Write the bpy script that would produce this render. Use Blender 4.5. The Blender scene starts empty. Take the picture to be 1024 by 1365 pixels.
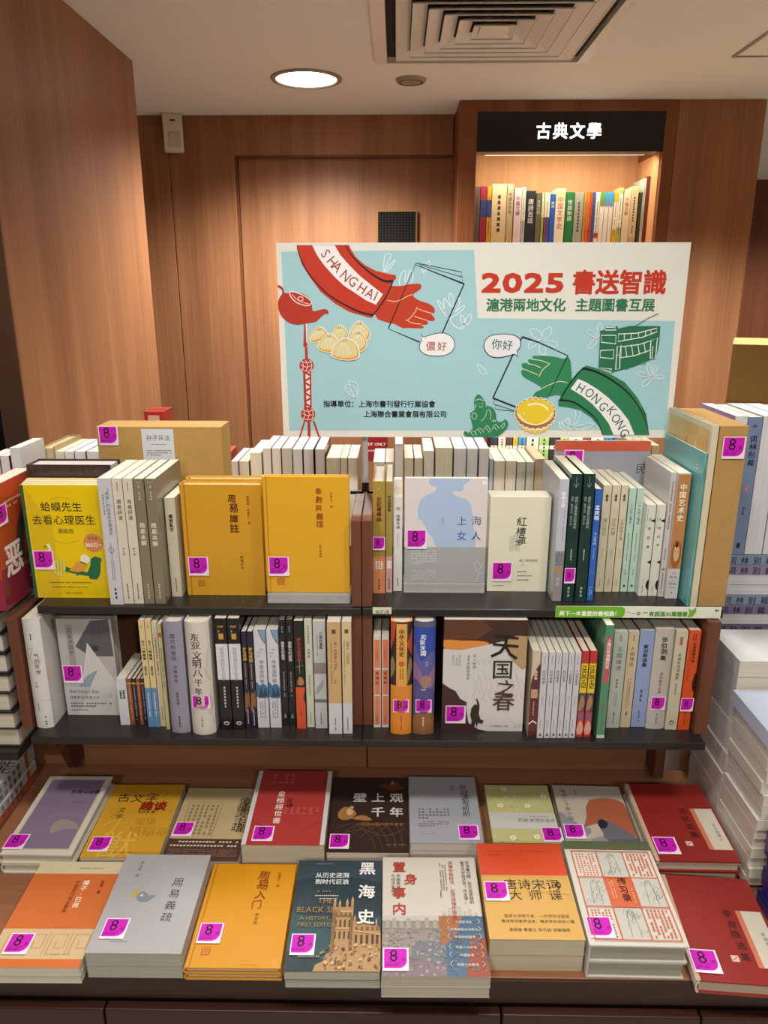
import bpy, bmesh, math, random
from mathutils import Vector, Matrix
from mathutils.geometry import tessellate_polygon

# ------------------------------------------------------------------ camera
S = bpy.context.scene
F_PX, PITCH, YAW, CAM_Z = 1000.0, math.radians(16.5), math.radians(0.92), 1.6
cam_data = bpy.data.cameras.new('camera')
cam = bpy.data.objects.new('camera', cam_data)
S.collection.objects.link(cam)
cam.location = (0, 0, CAM_Z)
cam.rotation_euler = (math.pi / 2 - PITCH, 0, YAW)
cam_data.sensor_fit = 'VERTICAL'
cam_data.sensor_height = 36.0
cam_data.lens = F_PX / 1365 * 36.0
cam_data.clip_start = 0.02
S.camera = cam

# ------------------------------------------------------------------ world, exposure, large lights
S.view_settings.view_transform = 'Standard'
S.view_settings.look = 'None'
S.view_settings.gamma = 1
S.view_settings.use_curve_mapping = False
S.view_settings.exposure = 0.14
world = bpy.data.worlds.new('world')
S.world = world
world.use_nodes = True
world.node_tree.nodes['Background'].inputs[0].default_value = (1.0, 0.86, 0.72, 1)
world.node_tree.nodes['Background'].inputs[1].default_value = 0.08
CEIL = CAM_Z + 0.80

# lamp power (watts) and colour for the recessed lamp in view and the unseen spots
LAMP_W = 17.0
LAMP_COL = (1.0, 0.96, 0.90)
# (x, y, power factor) of the ceiling spots, unseen ones partly added as fill; the one at y = 3.36 is in view
LAMPS_AND_FILL = [(-0.36, 3.32, 1.1, 150, 0),
         (-0.55, 0.45, 0.16, 120, 20), (0.0, 0.40, 0.165, 120, 20), (0.55, 0.45, 0.15, 120, 20),
         (-0.45, 1.68, 0.20, 110, -10), (0.50, 1.62, 0.18, 110, -10), (0.05, 0.95, 0.05, 110, 0),
         (-0.5, -1.3, 0.42, 110, 30), (0.6, -1.3, 0.38, 110, 30), (-1.7, -0.9, 0.7, 100, 0), (2.4, -0.6, 1.0, 110, 0),  # unseen, added behind the camera as ambient and fill light
         (1.35, 2.85, 1.1, 120, 0), (2.8, 5.0, 1.2, 150, 0), (0.3, 2.4, 0.2, 120, -10)]  # first one is unseen, added to brighten the column

# ------------------------------------------------------------------ small helpers
C = S.collection
random.seed(4)
_R = Matrix.Rotation(YAW, 3, 'Z') @ Matrix.Rotation(math.pi / 2 - PITCH, 3, 'X')

def ray(px, py):
    return _R @ Vector(((px - 512) / F_PX, (682.5 - py) / F_PX, -1))

def on_y(px, py, Y):
    d = ray(px, py); t = Y / d.y
    return Vector((d.x * t, Y, CAM_Z + d.z * t))

def on_z(px, py, z):
    d = ray(px, py); t = (z - CAM_Z) / d.z
    return Vector((d.x * t, d.y * t, z))

def lin(h):
    h = h.lstrip('#')
    out = []
    for i in (0, 2, 4):
        c = int(h[i:i + 2], 16) / 255
        out.append(c / 12.92 if c <= 0.04045 else ((c + 0.055) / 1.055) ** 2.4)
    return (*out, 1)

_m = {}
def mat(col, kind='paper'):
    """cached procedural material: kind is paper, wrap, pages, metal, plastic, card, glow"""
    key = (col, kind)
    if key in _m: return _m[key]
    m = bpy.data.materials.new(kind + '_' + col.lstrip('#'))
    m.use_nodes = True
    nt = m.node_tree; b = nt.nodes['Principled BSDF']
    b.inputs['Base Color'].default_value = lin(col)
    def node(t, **k):
        n = nt.nodes.new(t)
        for a, v in k.items(): n.inputs[a].default_value = v
        return n
    if kind == 'paper':
        b.inputs['Roughness'].default_value = 0.55
        b.inputs['Specular IOR Level'].default_value = 0.35
    elif kind == 'matte':
        b.inputs['Roughness'].default_value = 0.8
        b.inputs['Specular IOR Level'].default_value = 0.2
    elif kind in ('wrap', 'crinkle'):                       # printed cover under taut shrink film
        b.inputs['Roughness'].default_value = 0.45
        b.inputs['Specular IOR Level'].default_value = 0.35
        b.inputs['Coat Weight'].default_value = 0.55
        b.inputs['Coat Roughness'].default_value = 0.13
        g = nt.nodes.new('ShaderNodeNewGeometry')
        mp = node('ShaderNodeMapping'); mp.inputs['Scale'].default_value = (1, 0.25, 0.25)
        n = node('ShaderNodeTexNoise', Scale=42.0, Detail=3.0, Roughness=0.5)
        bu = node('ShaderNodeBump', Strength=0.5 if kind == 'wrap' else 1.0, Distance=0.010 if kind == 'wrap' else 0.02)
        nt.links.new(g.outputs['Position'], mp.inputs['Vector'])
        nt.links.new(mp.outputs['Vector'], n.inputs['Vector'])
        nt.links.new(n.outputs['Fac'], bu.inputs['Height'])
        nt.links.new(bu.outputs['Normal'], b.inputs['Coat Normal'])
    elif kind == 'pages':                      # edge of a block of leaves, lines run along the sheets
        b.inputs['Roughness'].default_value = 0.85
        b.inputs['Specular IOR Level'].default_value = 0.15
        tc = nt.nodes.new('ShaderNodeTexCoord')
        mp = node('ShaderNodeMapping'); mp.inputs['Scale'].default_value = (3, 3, 900)
        n = node('ShaderNodeTexNoise', Scale=1.0, Detail=2.0)
        cr = nt.nodes.new('ShaderNodeValToRGB')
        c = lin(col)
        cr.color_ramp.elements[0].position = 0.3; cr.color_ramp.elements[1].position = 0.7
        cr.color_ramp.elements[0].color = (c[0] * .87, c[1] * .85, c[2] * .82, 1)
        cr.color_ramp.elements[1].color = c
        nt.links.new(tc.outputs['Object'], mp.inputs['Vector'])
        nt.links.new(mp.outputs['Vector'], n.inputs['Vector'])
        nt.links.new(n.outputs['Fac'], cr.inputs['Fac'])
        nt.links.new(cr.outputs['Color'], b.inputs['Base Color'])
    elif kind == 'metal':
        b.inputs['Metallic'].default_value = 0.6
        b.inputs['Roughness'].default_value = 0.4
    elif kind == 'shelf':                      # dark brown laminate with satin sheen
        b.inputs['Roughness'].default_value = 0.38
        tc = nt.nodes.new('ShaderNodeTexCoord')
        mp = node('ShaderNodeMapping'); mp.inputs['Scale'].default_value = (1.5, 60, 60)
        n = node('ShaderNodeTexNoise', Scale=2.0, Detail=4.0)
        cr = nt.nodes.new('ShaderNodeValToRGB'); c = lin(col)
        cr.color_ramp.elements[0].color = (c[0] * .7, c[1] * .7, c[2] * .7, 1)
        cr.color_ramp.elements[1].color = (c[0] * 1.3, c[1] * 1.3, c[2] * 1.3, 1)
        nt.links.new(tc.outputs['Object'], mp.inputs['Vector'])
        nt.links.new(mp.outputs['Vector'], n.inputs['Vector'])
        nt.links.new(n.outputs['Fac'], cr.inputs['Fac'])
        nt.links.new(cr.outputs['Color'], b.inputs['Base Color'])
    elif kind == 'card':                       # corrugated kraft board
        b.inputs['Roughness'].default_value = 0.75
        tc = nt.nodes.new('ShaderNodeTexCoord')
        n = node('ShaderNodeTexNoise', Scale=60.0, Detail=5.0)
        cr = nt.nodes.new('ShaderNodeValToRGB'); c = lin(col)
        cr.color_ramp.elements[0].color = (c[0] * .85, c[1] * .84, c[2] * .8, 1)
        cr.color_ramp.elements[1].color = (c[0] * 1.08, c[1] * 1.06, c[2] * 1.04, 1)
        nt.links.new(tc.outputs['Object'], n.inputs['Vector'])
        nt.links.new(n.outputs['Fac'], cr.inputs['Fac'])
        nt.links.new(cr.outputs['Color'], b.inputs['Base Color'])
    elif kind == 'plastic':
        b.inputs['Roughness'].default_value = 0.35
    elif kind == 'acrylic':
        b.inputs['Roughness'].default_value = 0.03
        b.inputs['Alpha'].default_value = 0.3
    elif kind == 'film':
        b.inputs['Roughness'].default_value = 0.12
        b.inputs['Alpha'].default_value = 0.16
        tc = nt.nodes.new('ShaderNodeTexCoord')
        n = node('ShaderNodeTexNoise', Scale=30.0, Detail=3.0)
        bu = node('ShaderNodeBump', Strength=0.8, Distance=0.01)
        nt.links.new(tc.outputs['Object'], n.inputs['Vector'])
        nt.links.new(n.outputs['Fac'], bu.inputs['Height'])
        nt.links.new(bu.outputs['Normal'], b.inputs['Normal'])
    elif kind == 'glow':
        b.inputs['Emission Color'].default_value = lin(col)
        b.inputs['Emission Strength'].default_value = 3.0
    elif kind == 'lamp':
        b.inputs['Emission Color'].default_value = lin(col)
        b.inputs['Emission Strength'].default_value = 9.0
    elif kind == 'paint':
        b.inputs['Roughness'].default_value = 0.9
        tc = nt.nodes.new('ShaderNodeTexCoord')
        n = node('ShaderNodeTexNoise', Scale=180.0, Detail=4.0)
        bu = node('ShaderNodeBump', Strength=0.08, Distance=0.002)
        nt.links.new(tc.outputs['Object'], n.inputs['Vector'])
        nt.links.new(n.outputs['Fac'], bu.inputs['Height'])
        nt.links.new(bu.outputs['Normal'], b.inputs['Normal'])
    _m[key] = m
    return m

def wood(dark, light, axis='z', rough=0.42, name='wood'):
    """straight-grained veneer, grain along one world axis"""
    key = (dark, light, axis, 'wood')
    if key in _m: return _m[key]
    m = bpy.data.materials.new(name); m.use_nodes = True
    nt = m.node_tree; b = nt.nodes['Principled BSDF']
    b.inputs['Roughness'].default_value = rough
    b.inputs['Specular IOR Level'].default_value = 0.35
    g = nt.nodes.new('ShaderNodeNewGeometry')
    def layer(across, along, scale, detail):
        mp = nt.nodes.new('ShaderNodeMapping')
        mp.inputs['Scale'].default_value = [along if a == axis else across for a in 'xyz']
        n = nt.nodes.new('ShaderNodeTexNoise')
        n.inputs['Scale'].default_value = scale; n.inputs['Detail'].default_value = detail
        n.inputs['Distortion'].default_value = 0.6
        nt.links.new(g.outputs['Position'], mp.inputs['Vector'])
        nt.links.new(mp.outputs['Vector'], n.inputs['Vector'])
        return n.outputs['Fac']
    a = layer(9, 0.35, 1.0, 5); c = layer(120, 2.2, 1.0, 4)
    mx = nt.nodes.new('ShaderNodeMath'); mx.operation = 'MULTIPLY_ADD'
    nt.links.new(c, mx.inputs[0]); mx.inputs[1].default_value = 0.45
    sub = nt.nodes.new('ShaderNodeMath'); sub.operation = 'MULTIPLY_ADD'
    nt.links.new(a, sub.inputs[0]); sub.inputs[1].default_value = 0.8; sub.inputs[2].default_value = -0.12
    nt.links.new(sub.outputs[0], mx.inputs[2])
    cr = nt.nodes.new('ShaderNodeValToRGB')
    cr.color_ramp.elements[0].position = 0.25; cr.color_ramp.elements[1].position = 0.75
    cr.color_ramp.elements[0].color = lin(dark); cr.color_ramp.elements[1].color = lin(light)
    nt.links.new(mx.outputs[0], cr.inputs['Fac'])
    nt.links.new(cr.outputs['Color'], b.inputs['Base Color'])
    bu = nt.nodes.new('ShaderNodeBump'); bu.inputs['Strength'].default_value = 0.12; bu.inputs['Distance'].default_value = 0.001
    nt.links.new(c, bu.inputs['Height']); nt.links.new(bu.outputs['Normal'], b.inputs['Normal'])
    _m[key] = m
    return m

class MB:
    """collects faces with materials, builds ONE mesh object"""
    def __init__(s): s.v = []; s.f = []; s.mi = []; s.ms = []
    def m(s, m):
        if m not in s.ms: s.ms.append(m)
        return s.ms.index(m)
    def add(s, vs, fs, m):
        o = len(s.v); s.v += [tuple(v) for v in vs]
        s.f += [tuple(i + o for i in f) for f in fs]; s.mi += [s.m(m)] * len(fs); return s
    def box(s, x0, y0, z0, x1, y1, z1, m):
        return s.add([(x0, y0, z0), (x1, y0, z0), (x1, y1, z0), (x0, y1, z0), (x0, y0, z1), (x1, y0, z1), (x1, y1, z1), (x0, y1, z1)],
                     [(0, 3, 2, 1), (4, 5, 6, 7), (0, 1, 5, 4), (1, 2, 6, 5), (2, 3, 7, 6), (3, 0, 4, 7)], m)
    def tube(s, p, q, r, m, n=12, r2=None):
        p = Vector(p); q = Vector(q); d = (q - p).normalized()
        a = d.orthogonal().normalized(); b = d.cross(a); r2 = r if r2 is None else r2
        vs = [p + (a * math.cos(t) + b * math.sin(t)) * r for t in [2 * math.pi * i / n for i in range(n)]]
        vs += [q + (a * math.cos(t) + b * math.sin(t)) * r2 for t in [2 * math.pi * i / n for i in range(n)]]
        fs = [(i, (i + 1) % n, n + (i + 1) % n, n + i) for i in range(n)] + [tuple(range(n))[::-1], tuple(range(n, 2 * n))]
        return s.add(vs, fs, m)
    def build(s, name, parent=None, bevel=0, smooth=False):
        me = bpy.data.meshes.new(name); me.from_pydata(s.v, [], s.f)
        for m in s.ms: me.materials.append(m)
        me.polygons.foreach_set('material_index', s.mi)
        if smooth: me.polygons.foreach_set('use_smooth', [True] * len(me.polygons))
        me.update()
        o = bpy.data.objects.new(name, me); C.objects.link(o)
        if parent: o.parent = parent
        if bevel:
            b = o.modifiers.new('bevel', 'BEVEL'); b.width = bevel; b.segments = 2; b.limit_method = 'ANGLE'
        return o

def tag(o, label=None, cat=None, group=None, kind=None):
    if label: o['label'] = label
    if cat: o['category'] = cat
    if group: o['group'] = group
    if kind: o['kind'] = kind
    return o

def thing(name, label, cat, loc=(0, 0, 0), rz=0, group=None):
    o = bpy.data.objects.new(name, None); o.empty_display_size = 0.05
    C.objects.link(o); o.location = loc; o.rotation_euler = (0, 0, rz)
    return tag(o, label, cat, group)

# ------------------------------------------------------------------ flat print: glyphs, fills, strokes
_g = {}
def glyph(ch, bold=False):
    k = ch
    if k not in _g:
        c = bpy.data.curves.new('glyph', 'FONT'); c.body = ch; c.resolution_u = 2
        o = bpy.data.objects.new('glyph', c)
        me = bpy.data.meshes.new_from_object(o)
        vs = [(v.co.x, v.co.y) for v in me.vertices]; fs = [tuple(p.vertices) for p in me.polygons]
        w = (max(v[0] for v in vs) + 0.06) if vs else 0.3
        _g[k] = (vs, fs, 1.0 if ord(ch) > 0x2e00 else w)
        bpy.data.objects.remove(o); bpy.data.curves.remove(c); bpy.data.meshes.remove(me)
    return _g[k]

def smooth_pts(pts, n=6, closed=True):
    out = []; N = len(pts)
    for i in range(N if closed else N - 1):
        g = (lambda j: pts[j % N]) if closed else (lambda j: pts[max(0, min(N - 1, j))])
        p0, p1, p2, p3 = g(i - 1), g(i), g(i + 1), g(i + 2)
        for k in range(n):
            t = k / n
            out.append(tuple(0.5 * (2 * p1[a] + (p2[a] - p0[a]) * t + (2 * p0[a] - 5 * p1[a] + 4 * p2[a] - p3[a]) * t * t
                             + (3 * p1[a] - p0[a] - 3 * p2[a] + p3[a]) * t ** 3) for a in (0, 1)))
    if not closed: out.append(tuple(pts[-1]))
    return out

def clip_x(q, a, b):
    for side, lim in ((1, a), (-1, b)):
        out = []
        for i in range(len(q)):
            p, n = q[i - 1], q[i]
            ip, inn = (p[0] - lim) * side >= 0, (n[0] - lim) * side >= 0
            if ip != inn:
                t = (lim - p[0]) / (n[0] - p[0]); out.append((lim, p[1] + (n[1] - p[1]) * t))
            if inn: out.append(n)
        q = out
        if not q: break
    return q

class Print:
    """flat print; coordinates are fractions of W (across) and H (up), text sizes fractions of W"""
    def __init__(s, W=1, H=1, kind='paper', tr=None, sub=False):
        s.W = W; s.H = H; s.kind = kind; s.layer = 0; s.step = 1; s.tr = tr; s.sub = sub
        s.v = []; s.f = []; s.mi = []; s.ms = []
    def xy(s, p):
        if s.tr: return s.tr(*p)
        return (min(1, max(0, p[0])) * s.W, min(1, max(0, p[1])) * s.H)
    def _add(s, pts, fs, col, raw=False):
        m = mat(col, s.kind)
        if m not in s.ms: s.ms.append(m)
        k = s.ms.index(m); o = len(s.v); h = s.layer * 0.00004
        s.v += [(p[0], p[1], h) for p in pts]
        s.f += [tuple(i + o for i in f) for f in fs]; s.mi += [k] * len(fs)
    def poly(s, pts, col, smooth=0):
        s.layer += s.step
        if smooth: pts = smooth_pts(pts, smooth)
        q = [s.xy(p) for p in pts]
        strips = [q] if not s.sub else [clip_x(q, s.W * i / 8, s.W * (i + 1) / 8) for i in range(8)]   # curved spines get narrow strips
        for q in strips:
            if len(q) < 3: continue
            tri = tessellate_polygon([[Vector((x, y, 0)) for x, y in q]])
            s._add(q, tri, col)
        return s
    def r(s, u0, v0, u1, v1, col):
        s.layer += s.step
        n = 8 if s.sub else 1
        pts = []; fs = []
        for i in range(n + 1):
            u = u0 + (u1 - u0) * i / n
            pts += [s.xy((u, v0)), s.xy((u, v1))]
        fs = [(2 * i, 2 * i + 2, 2 * i + 3, 2 * i + 1) for i in range(n)]
        s._add(pts, fs, col); return s
    def ell(s, u, v, ru, rv, col, n=24):
        return s.poly([(u + ru * math.cos(2 * math.pi * i / n), v + rv * math.sin(2 * math.pi * i / n)) for i in range(n)], col)
    def line(s, pts, w, col, closed=False, smooth=0, w2=None):
        s.layer += s.step
        if smooth: pts = smooth_pts(pts, smooth, closed)
        q = [Vector(s.xy(p)) for p in pts]; n = len(q); w = w * s.W; w2 = w if w2 is None else w2 * s.W
        vs = []
        for i in range(n):
            a = q[i - 1] if (closed or i) else q[i]; b = q[(i + 1) % n] if (closed or i < n - 1) else q[i]
            d = (b - a); d = d.normalized() if d.length > 1e-9 else Vector((1, 0))
            t = i / max(1, n - 1); ww = (w + (w2 - w) * t) / 2
            nn = Vector((-d.y, d.x)) * ww
            vs += [tuple(q[i] + nn), tuple(q[i] - nn)]
        m = n if closed else n - 1
        s._add(vs, [(2 * i, 2 * i + 1, (2 * i + 3) % (2 * n), (2 * i + 2) % (2 * n)) for i in range(m)], col); return s
    def glyph(s, ch, x, y, size, col, bold=False, rot=0, sx=1, shear=0):
        if ch == ' ': return
        vs, fs, w = glyph(ch, bold)
        c, n = math.cos(rot), math.sin(rot)
        e = (0.022 if bold is True else bold) * size if bold else 0      # heavier weight: overprinted with small shifts
        for dx, dy in (((e, e), (e, -e), (-e, e), (-e, -e), (0, e), (0, -e), (e, 0), (-e, 0)) if e else ((0, 0),)):
            pts = []
            for a, b in vs:
                a = a * sx * size + b * size * shear + dx; b = b * size + dy
                pts.append((x + a * c - b * n, y + a * n + b * c))
            s._add(pts, fs, col); s.layer += .15 if e else 0
        if e: s.layer -= 1.2
    def h(s, t, u, v, size, col, bold=False, align='l', sx=1, sp=1, shear=0, cal=False):
        """horizontal text, (u,v) the baseline start"""
        s.layer += s.step; size *= s.W; x, y = s.xy((u, v))
        ws = [(glyph(c, bold)[2] if c != ' ' else .35) * sx * sp * size for c in t]
        if align == 'c': x -= sum(ws) / 2
        if align == 'r': x -= sum(ws)
        for c, w in zip(t, ws):
            s.glyph(c, x, y + (random.uniform(-.04, .04) * size if cal else 0), size * (random.uniform(.92, 1.1) if cal else 1), col, bold, random.uniform(-.06, .04) if cal else 0, sx, shear); x += w
        return s
    def t(s, t, u, v, size, col, bold=False, step=1.08, sx=1, cal=False):
        """vertical text, u its centre line, v the top"""
        s.layer += s.step; size *= s.W; x, y = s.xy((u, v))
        for c in t:
            w = glyph(c, bold)[2] if c != ' ' else 1
            j = random.uniform(-.07, .07) * size if cal else 0
            s.glyph(c, x - w * size * sx / 2 + j, y - size * 0.88, size * (random.uniform(.9, 1.12) if cal else 1), col, bold, random.uniform(-.12, .05) if cal else 0, sx)
            y -= size * step
        return s
    def fine(s, u0, v0, u1, v1, rows, col, vertical=False, fill=0.55):
        """rows (or columns) of print too small to read: short ticks"""
        s.layer += s.step; vs = []; fs = []
        rnd = random.Random(int(u0 * 1000) + rows)
        for i in range(rows):
            if vertical:
                uc = u0 + (u1 - u0) * (i + .5) / rows; hw = (u1 - u0) / rows * fill / 2
                n = max(3, int((v1 - v0) * s.H / ((u1 - u0) * s.W / rows * .9)))
                for k in range(n):
                    if rnd.random() < .12: continue
                    a = v1 - (v1 - v0) * (k + .1) / n; b = v1 - (v1 - v0) * (k + .75) / n
                    o = len(vs); vs += [s.xy((uc - hw, b)), s.xy((uc + hw, b)), s.xy((uc + hw * rnd.uniform(.5, 1), a)), s.xy((uc - hw * rnd.uniform(.4, 1), a))]
                    fs.append((o, o + 1, o + 2, o + 3))
            else:
                vc = v1 - (v1 - v0) * (i + .5) / rows; hh = (v1 - v0) / rows * fill / 2
                n = max(3, int((u1 - u0) * s.W / ((v1 - v0) * s.H / rows * .8)))
                end = n if i < rows - 1 or rows == 1 else int(n * .6)
                for k in range(end):
                    if rnd.random() < .12: continue
                    a = u0 + (u1 - u0) * (k + .1) / n; b = u0 + (u1 - u0) * (k + .78) / n
                    o = len(vs); vs += [s.xy((a, vc - hh)), s.xy((b, vc - hh * rnd.uniform(.3, 1))), s.xy((b, vc + hh)), s.xy((a, vc + hh * rnd.uniform(.5, 1)))]
                    fs.append((o, o + 1, o + 2, o + 3))
        s._add(vs, fs, col); return s
    def build(s, name, parent, fmap):
        if not s.v: return None
        me = bpy.data.meshes.new(name)
        me.from_pydata([fmap(*p) for p in s.v], [], s.f)
        for m in s.ms: me.materials.append(m)
        me.polygons.foreach_set('material_index', s.mi); me.update()
        o = bpy.data.objects.new(name, me); C.objects.link(o); o.parent = parent
        return o

MAG = '#c414b4'
def sticker(parent, fmap, u, v, w, h=None, full=True):
    """magenta discount sticker; (u,v) its lower left corner in metres"""
    h = h or w
    f = lambda x, y, z: fmap(u + x, v + y, z)
    P = Print(w, h, 'paper')
    P.r(0, 0, 1, 1, '#ecdcea')
    k = 0.07; pts = [(k * .6, 1 - k * .6), (k * .6, k * 1.6)]
    for i in range(7):
        a = -math.pi / 2 + i / 6 * math.pi / 2
        pts.append((1 - k - .34 + .34 * math.cos(a), k * 1.6 + .34 + .34 * math.sin(a)))
    pts.append((1 - k, 1 - k * .6))
    P.poly(pts, MAG)
    o = P.build('price_sticker', parent, lambda x, y, z: f(x, y, z + .0018))
    Q = Print(w, h, 'paper')
    Q.h('8', .42, .40, .74, '#1a0a1a', False, 'c', sx=.95)
    Q.r(.12, .36, .72, .372, '#5a1058')
    if w > .028: Q.h('折', .72, .42, .16, '#3a0a3a', False)
    Q.h('20% OFF', .10, .2, .13, '#3a0a3a', False)
    Q.build('sticker_print', o, lambda x, y, z: f(x, y, z + .0020))
    return o

# ------------------------------------------------------------------ the book
PAGE = '#d9d2c2'
def book(label, W, H, T, M, cover, spine=None, pages=PAGE, hard=False, rnd=0, front=None, back=None, spinef=None,
         stick=None, spstick=None, kind='wrap', group=None, name='book', cat='book', cc=None):
    """local frame: spine at x=0, fore-edge x=W, foot y=0, head y=H, front cover at z=T.  M places it."""
    root = thing(name, label, cat, group=group); root.matrix_world = M
    c = 0.0026 if hard else 0.0006
    e = 0.003 if hard else 0.0
    spine = spine or cover
    mb = MB(); mc = mat(cover, kind); ms = mat(spine, kind)
    n = 8 if rnd else 1
    out = [(W, 0), (rnd, 0)] if rnd else [(W, 0), (0, 0)]
    inn = [(W, c), (c + rnd, c)]
    for i in range(1, n):
        t = i / n; out.append((rnd * (1 - math.sin(math.pi * t) ** .7), T * t)); inn.append((c + rnd * (1 - math.sin(math.pi * t) ** .7), c + (T - 2 * c) * t))
    out += [(rnd, T), (W, T)]; inn += [(c + rnd, T - c), (W, T - c)]
    N = len(out); vs = []
    for y in (0, H): vs += [(x, y, z) for x, z in out] + [(x, y, z) for x, z in inn]
    K = 2 * N
    for i in range(N - 1):
        m = mc if i in (0, N - 2) else ms
        mb.add([vs[i], vs[i + 1], vs[K + i + 1], vs[K + i]], [(3, 2, 1, 0)], m)            # outside
        mb.add([vs[N + i], vs[N + i + 1], vs[K + N + i + 1], vs[K + N + i]], [(0, 1, 2, 3)], m)  # inside
        mb.add([vs[i], vs[i + 1], vs[N + i + 1], vs[N + i]], [(0, 1, 2, 3)], m)
        mb.add([vs[K + i], vs[K + i + 1], vs[K + N + i + 1], vs[K + N + i]], [(3, 2, 1, 0)], m)
    for a in (0, N - 1):
        mb.add([vs[a], vs[N + a], vs[K + N + a], vs[K + a]], [(0, 1, 2, 3) if a == 0 else (3, 2, 1, 0)], mc)
    cv = mb.build('cover', root)
    if cc: cv['label'] = cc
    MB().box(c + rnd * .8 + .0004, e + .0004, c + .0001, W - e - .0006, H - e - .0004, T - c - .0001, mat(pages, 'pages')).build('page_block', root)
    fm = lambda x, y, z: (x, y, T + .0003 + z)
    if rnd:
        sm = lambda x, y, z: (rnd * (1 - max(0, math.sin(math.pi * min(1, max(0, x / T)))) ** .7) - .0003 - z, y, x)
    else:
        sm = lambda x, y, z: (-.0003 - z, y, x)
    if front:
        P = Print(W, H, kind); front(P); P.build('cover_print', root, fm)
    if spinef:
        P = Print(T, H, kind, sub=bool(rnd)); spinef(P); P.build('spine_print', root, sm)
    if back:
        P = Print(W, H, kind); back(P); P.build('back_print', root, lambda x, y, z: (W - x, y, -.0003 - z))
    if stick:
        u, v, w = stick; sticker(root, fm, u * W, v * H, w)
    if spstick:
        v, w, h = spstick; sticker(root, (lambda x, y, z: sm(x, y, z + .0006)), (T - w) / 2, v * H, w, h)
    return root

def M_cols(o, x, y, z):
    return Matrix(((x[0], y[0], z[0], o[0]), (x[1], y[1], z[1], o[1]), (x[2], y[2], z[2], o[2]), (0, 0, 0, 1)))

Z_UP, Z_LO = CAM_Z - 0.53, CAM_Z - 0.765
_last = {}
def spine_book(row, label, x0, x1, yb, yt, cover, z=Z_UP, depth=.145, lean=0, **k):
    """spine towards the aisle; x0,x1,yb the foot of the spine and yt its head, measured in the photograph"""
    a = on_z(x0, yb, z); b = on_z(x1, yb, z); Y = (a.y + b.y) / 2
    a = on_y(x0, yb, Y); b = on_y(x1, yb, Y)
    X0 = max(a.x, _last.get(row, -9)) + .0005; T = max(.004, b.x - X0 - .0003); _last[row] = X0 + T
    H = on_y(x0, yt, Y).z - z
    if z < 1: H = min(H, Z_UP - .0160 - z)
    W = min(depth, 1.368 - Y) if z < 1 else depth
    M = M_cols((X0, Y, z + .0004), (0, 1, 0), (0, 0, 1), (1, 0, 0))
    return book(label, W, H, T, M, cover, group=k.pop('group', row), **k)

def face_book(label, x0, x1, yb, yt, cover, T=.015, z=Z_UP, Y=None, tilt=0.0, yaw=0.0, **k):
    """front cover towards the aisle"""
    if Y is None: Y = on_z((x0 + x1) / 2, yb, z).y; zb = z + .0004
    else: zb = on_y((x0 + x1) / 2, yb, Y).z
    a = on_y(x0, yb, Y); b = on_y(x1, yb, Y)
    W = b.x - a.x; H = on_y((x0 + x1) / 2, yt, Y).z - zb
    if z < 1: H = min(H, Z_UP - .0160 - zb)
    c, s = math.cos(tilt), math.sin(tilt); cy, sy = math.cos(yaw), math.sin(yaw)
    X = Vector((cy, sy, 0)); U = Vector((-sy * s, cy * s, c)); N = X.cross(U)
    o = Vector((a.x, Y, zb)) - N * T
    if tilt: o.z += T * s
    return book(label, W, H / c, T, M_cols(o, X, U, N), cover, **k), (a.x, Y, zb, W, H)

SL = 0.05
BASE = (0.606, 0.849)
def base_z(Y): return BASE[0] + SL * (Y - BASE[1])
def on_slope(px, py, t=0):
    d = ray(px, py)       # CAM_Z + d.z s = b0 + SL (d.y s - b1) + t
    s = (BASE[0] - SL * BASE[1] + t - CAM_Z) / (d.z - SL * d.y)
    return d * s + Vector((0, 0, CAM_Z))

def flat_stack(labels, TL, TR, BR, BL, yfoot, cover, gap=.0006, t=None, jit=.0012, **k):
    """books lying on the sloping display board, labels from the top one down"""
    foot = on_slope(BL[0], yfoot)
    if t is None: t = on_y(BL[0], BL[1], foot.y).z - foot.z
    bl, br, tl, tr = [on_slope(p[0], p[1], t) for p in (BL, BR, TL, TR)]
    d1 = (br - bl); d2 = (tr - tl); d3 = (tl - bl); d4 = (tr - br)
    yaw = (math.atan2(d1.y, d1.x) + math.atan2(d2.y, d2.x) + math.atan2(-d3.x, d3.y) + math.atan2(-d4.x, d4.y)) / 4
    W = (d1.length + d2.length) / 2 * .986; H = (d3.length + d4.length) / 2
    c = (bl + br + tl + tr) / 4
    X = Vector((math.cos(yaw), math.sin(yaw), 0)); a = math.atan(SL)
    Yv = Vector((-math.sin(yaw) * math.cos(a), math.cos(yaw) * math.cos(a), math.sin(a))); N = X.cross(Yv)
    n = len(labels); T = t / n
    for i, lb in enumerate(labels):
        kk = dict(k)
        j = Vector((0, 0, 0))
        if i:
            kk.pop('stick', None); kk.pop('front', None); j = X * random.uniform(-jit, jit) + Yv * random.uniform(-jit, jit)
        o = c - X * W / 2 - Yv * H / 2 - N * (T * (i + 1)) + j
        o.z += .0006
        book(lb, W, H, T - gap, M_cols(o, X, Yv, N), cover, **kk)
    print('flat', labels[0][:30], 'W %.3f H %.3f t %.3f yaw %.1f' % (W, H, t, math.degrees(yaw)))

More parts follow.
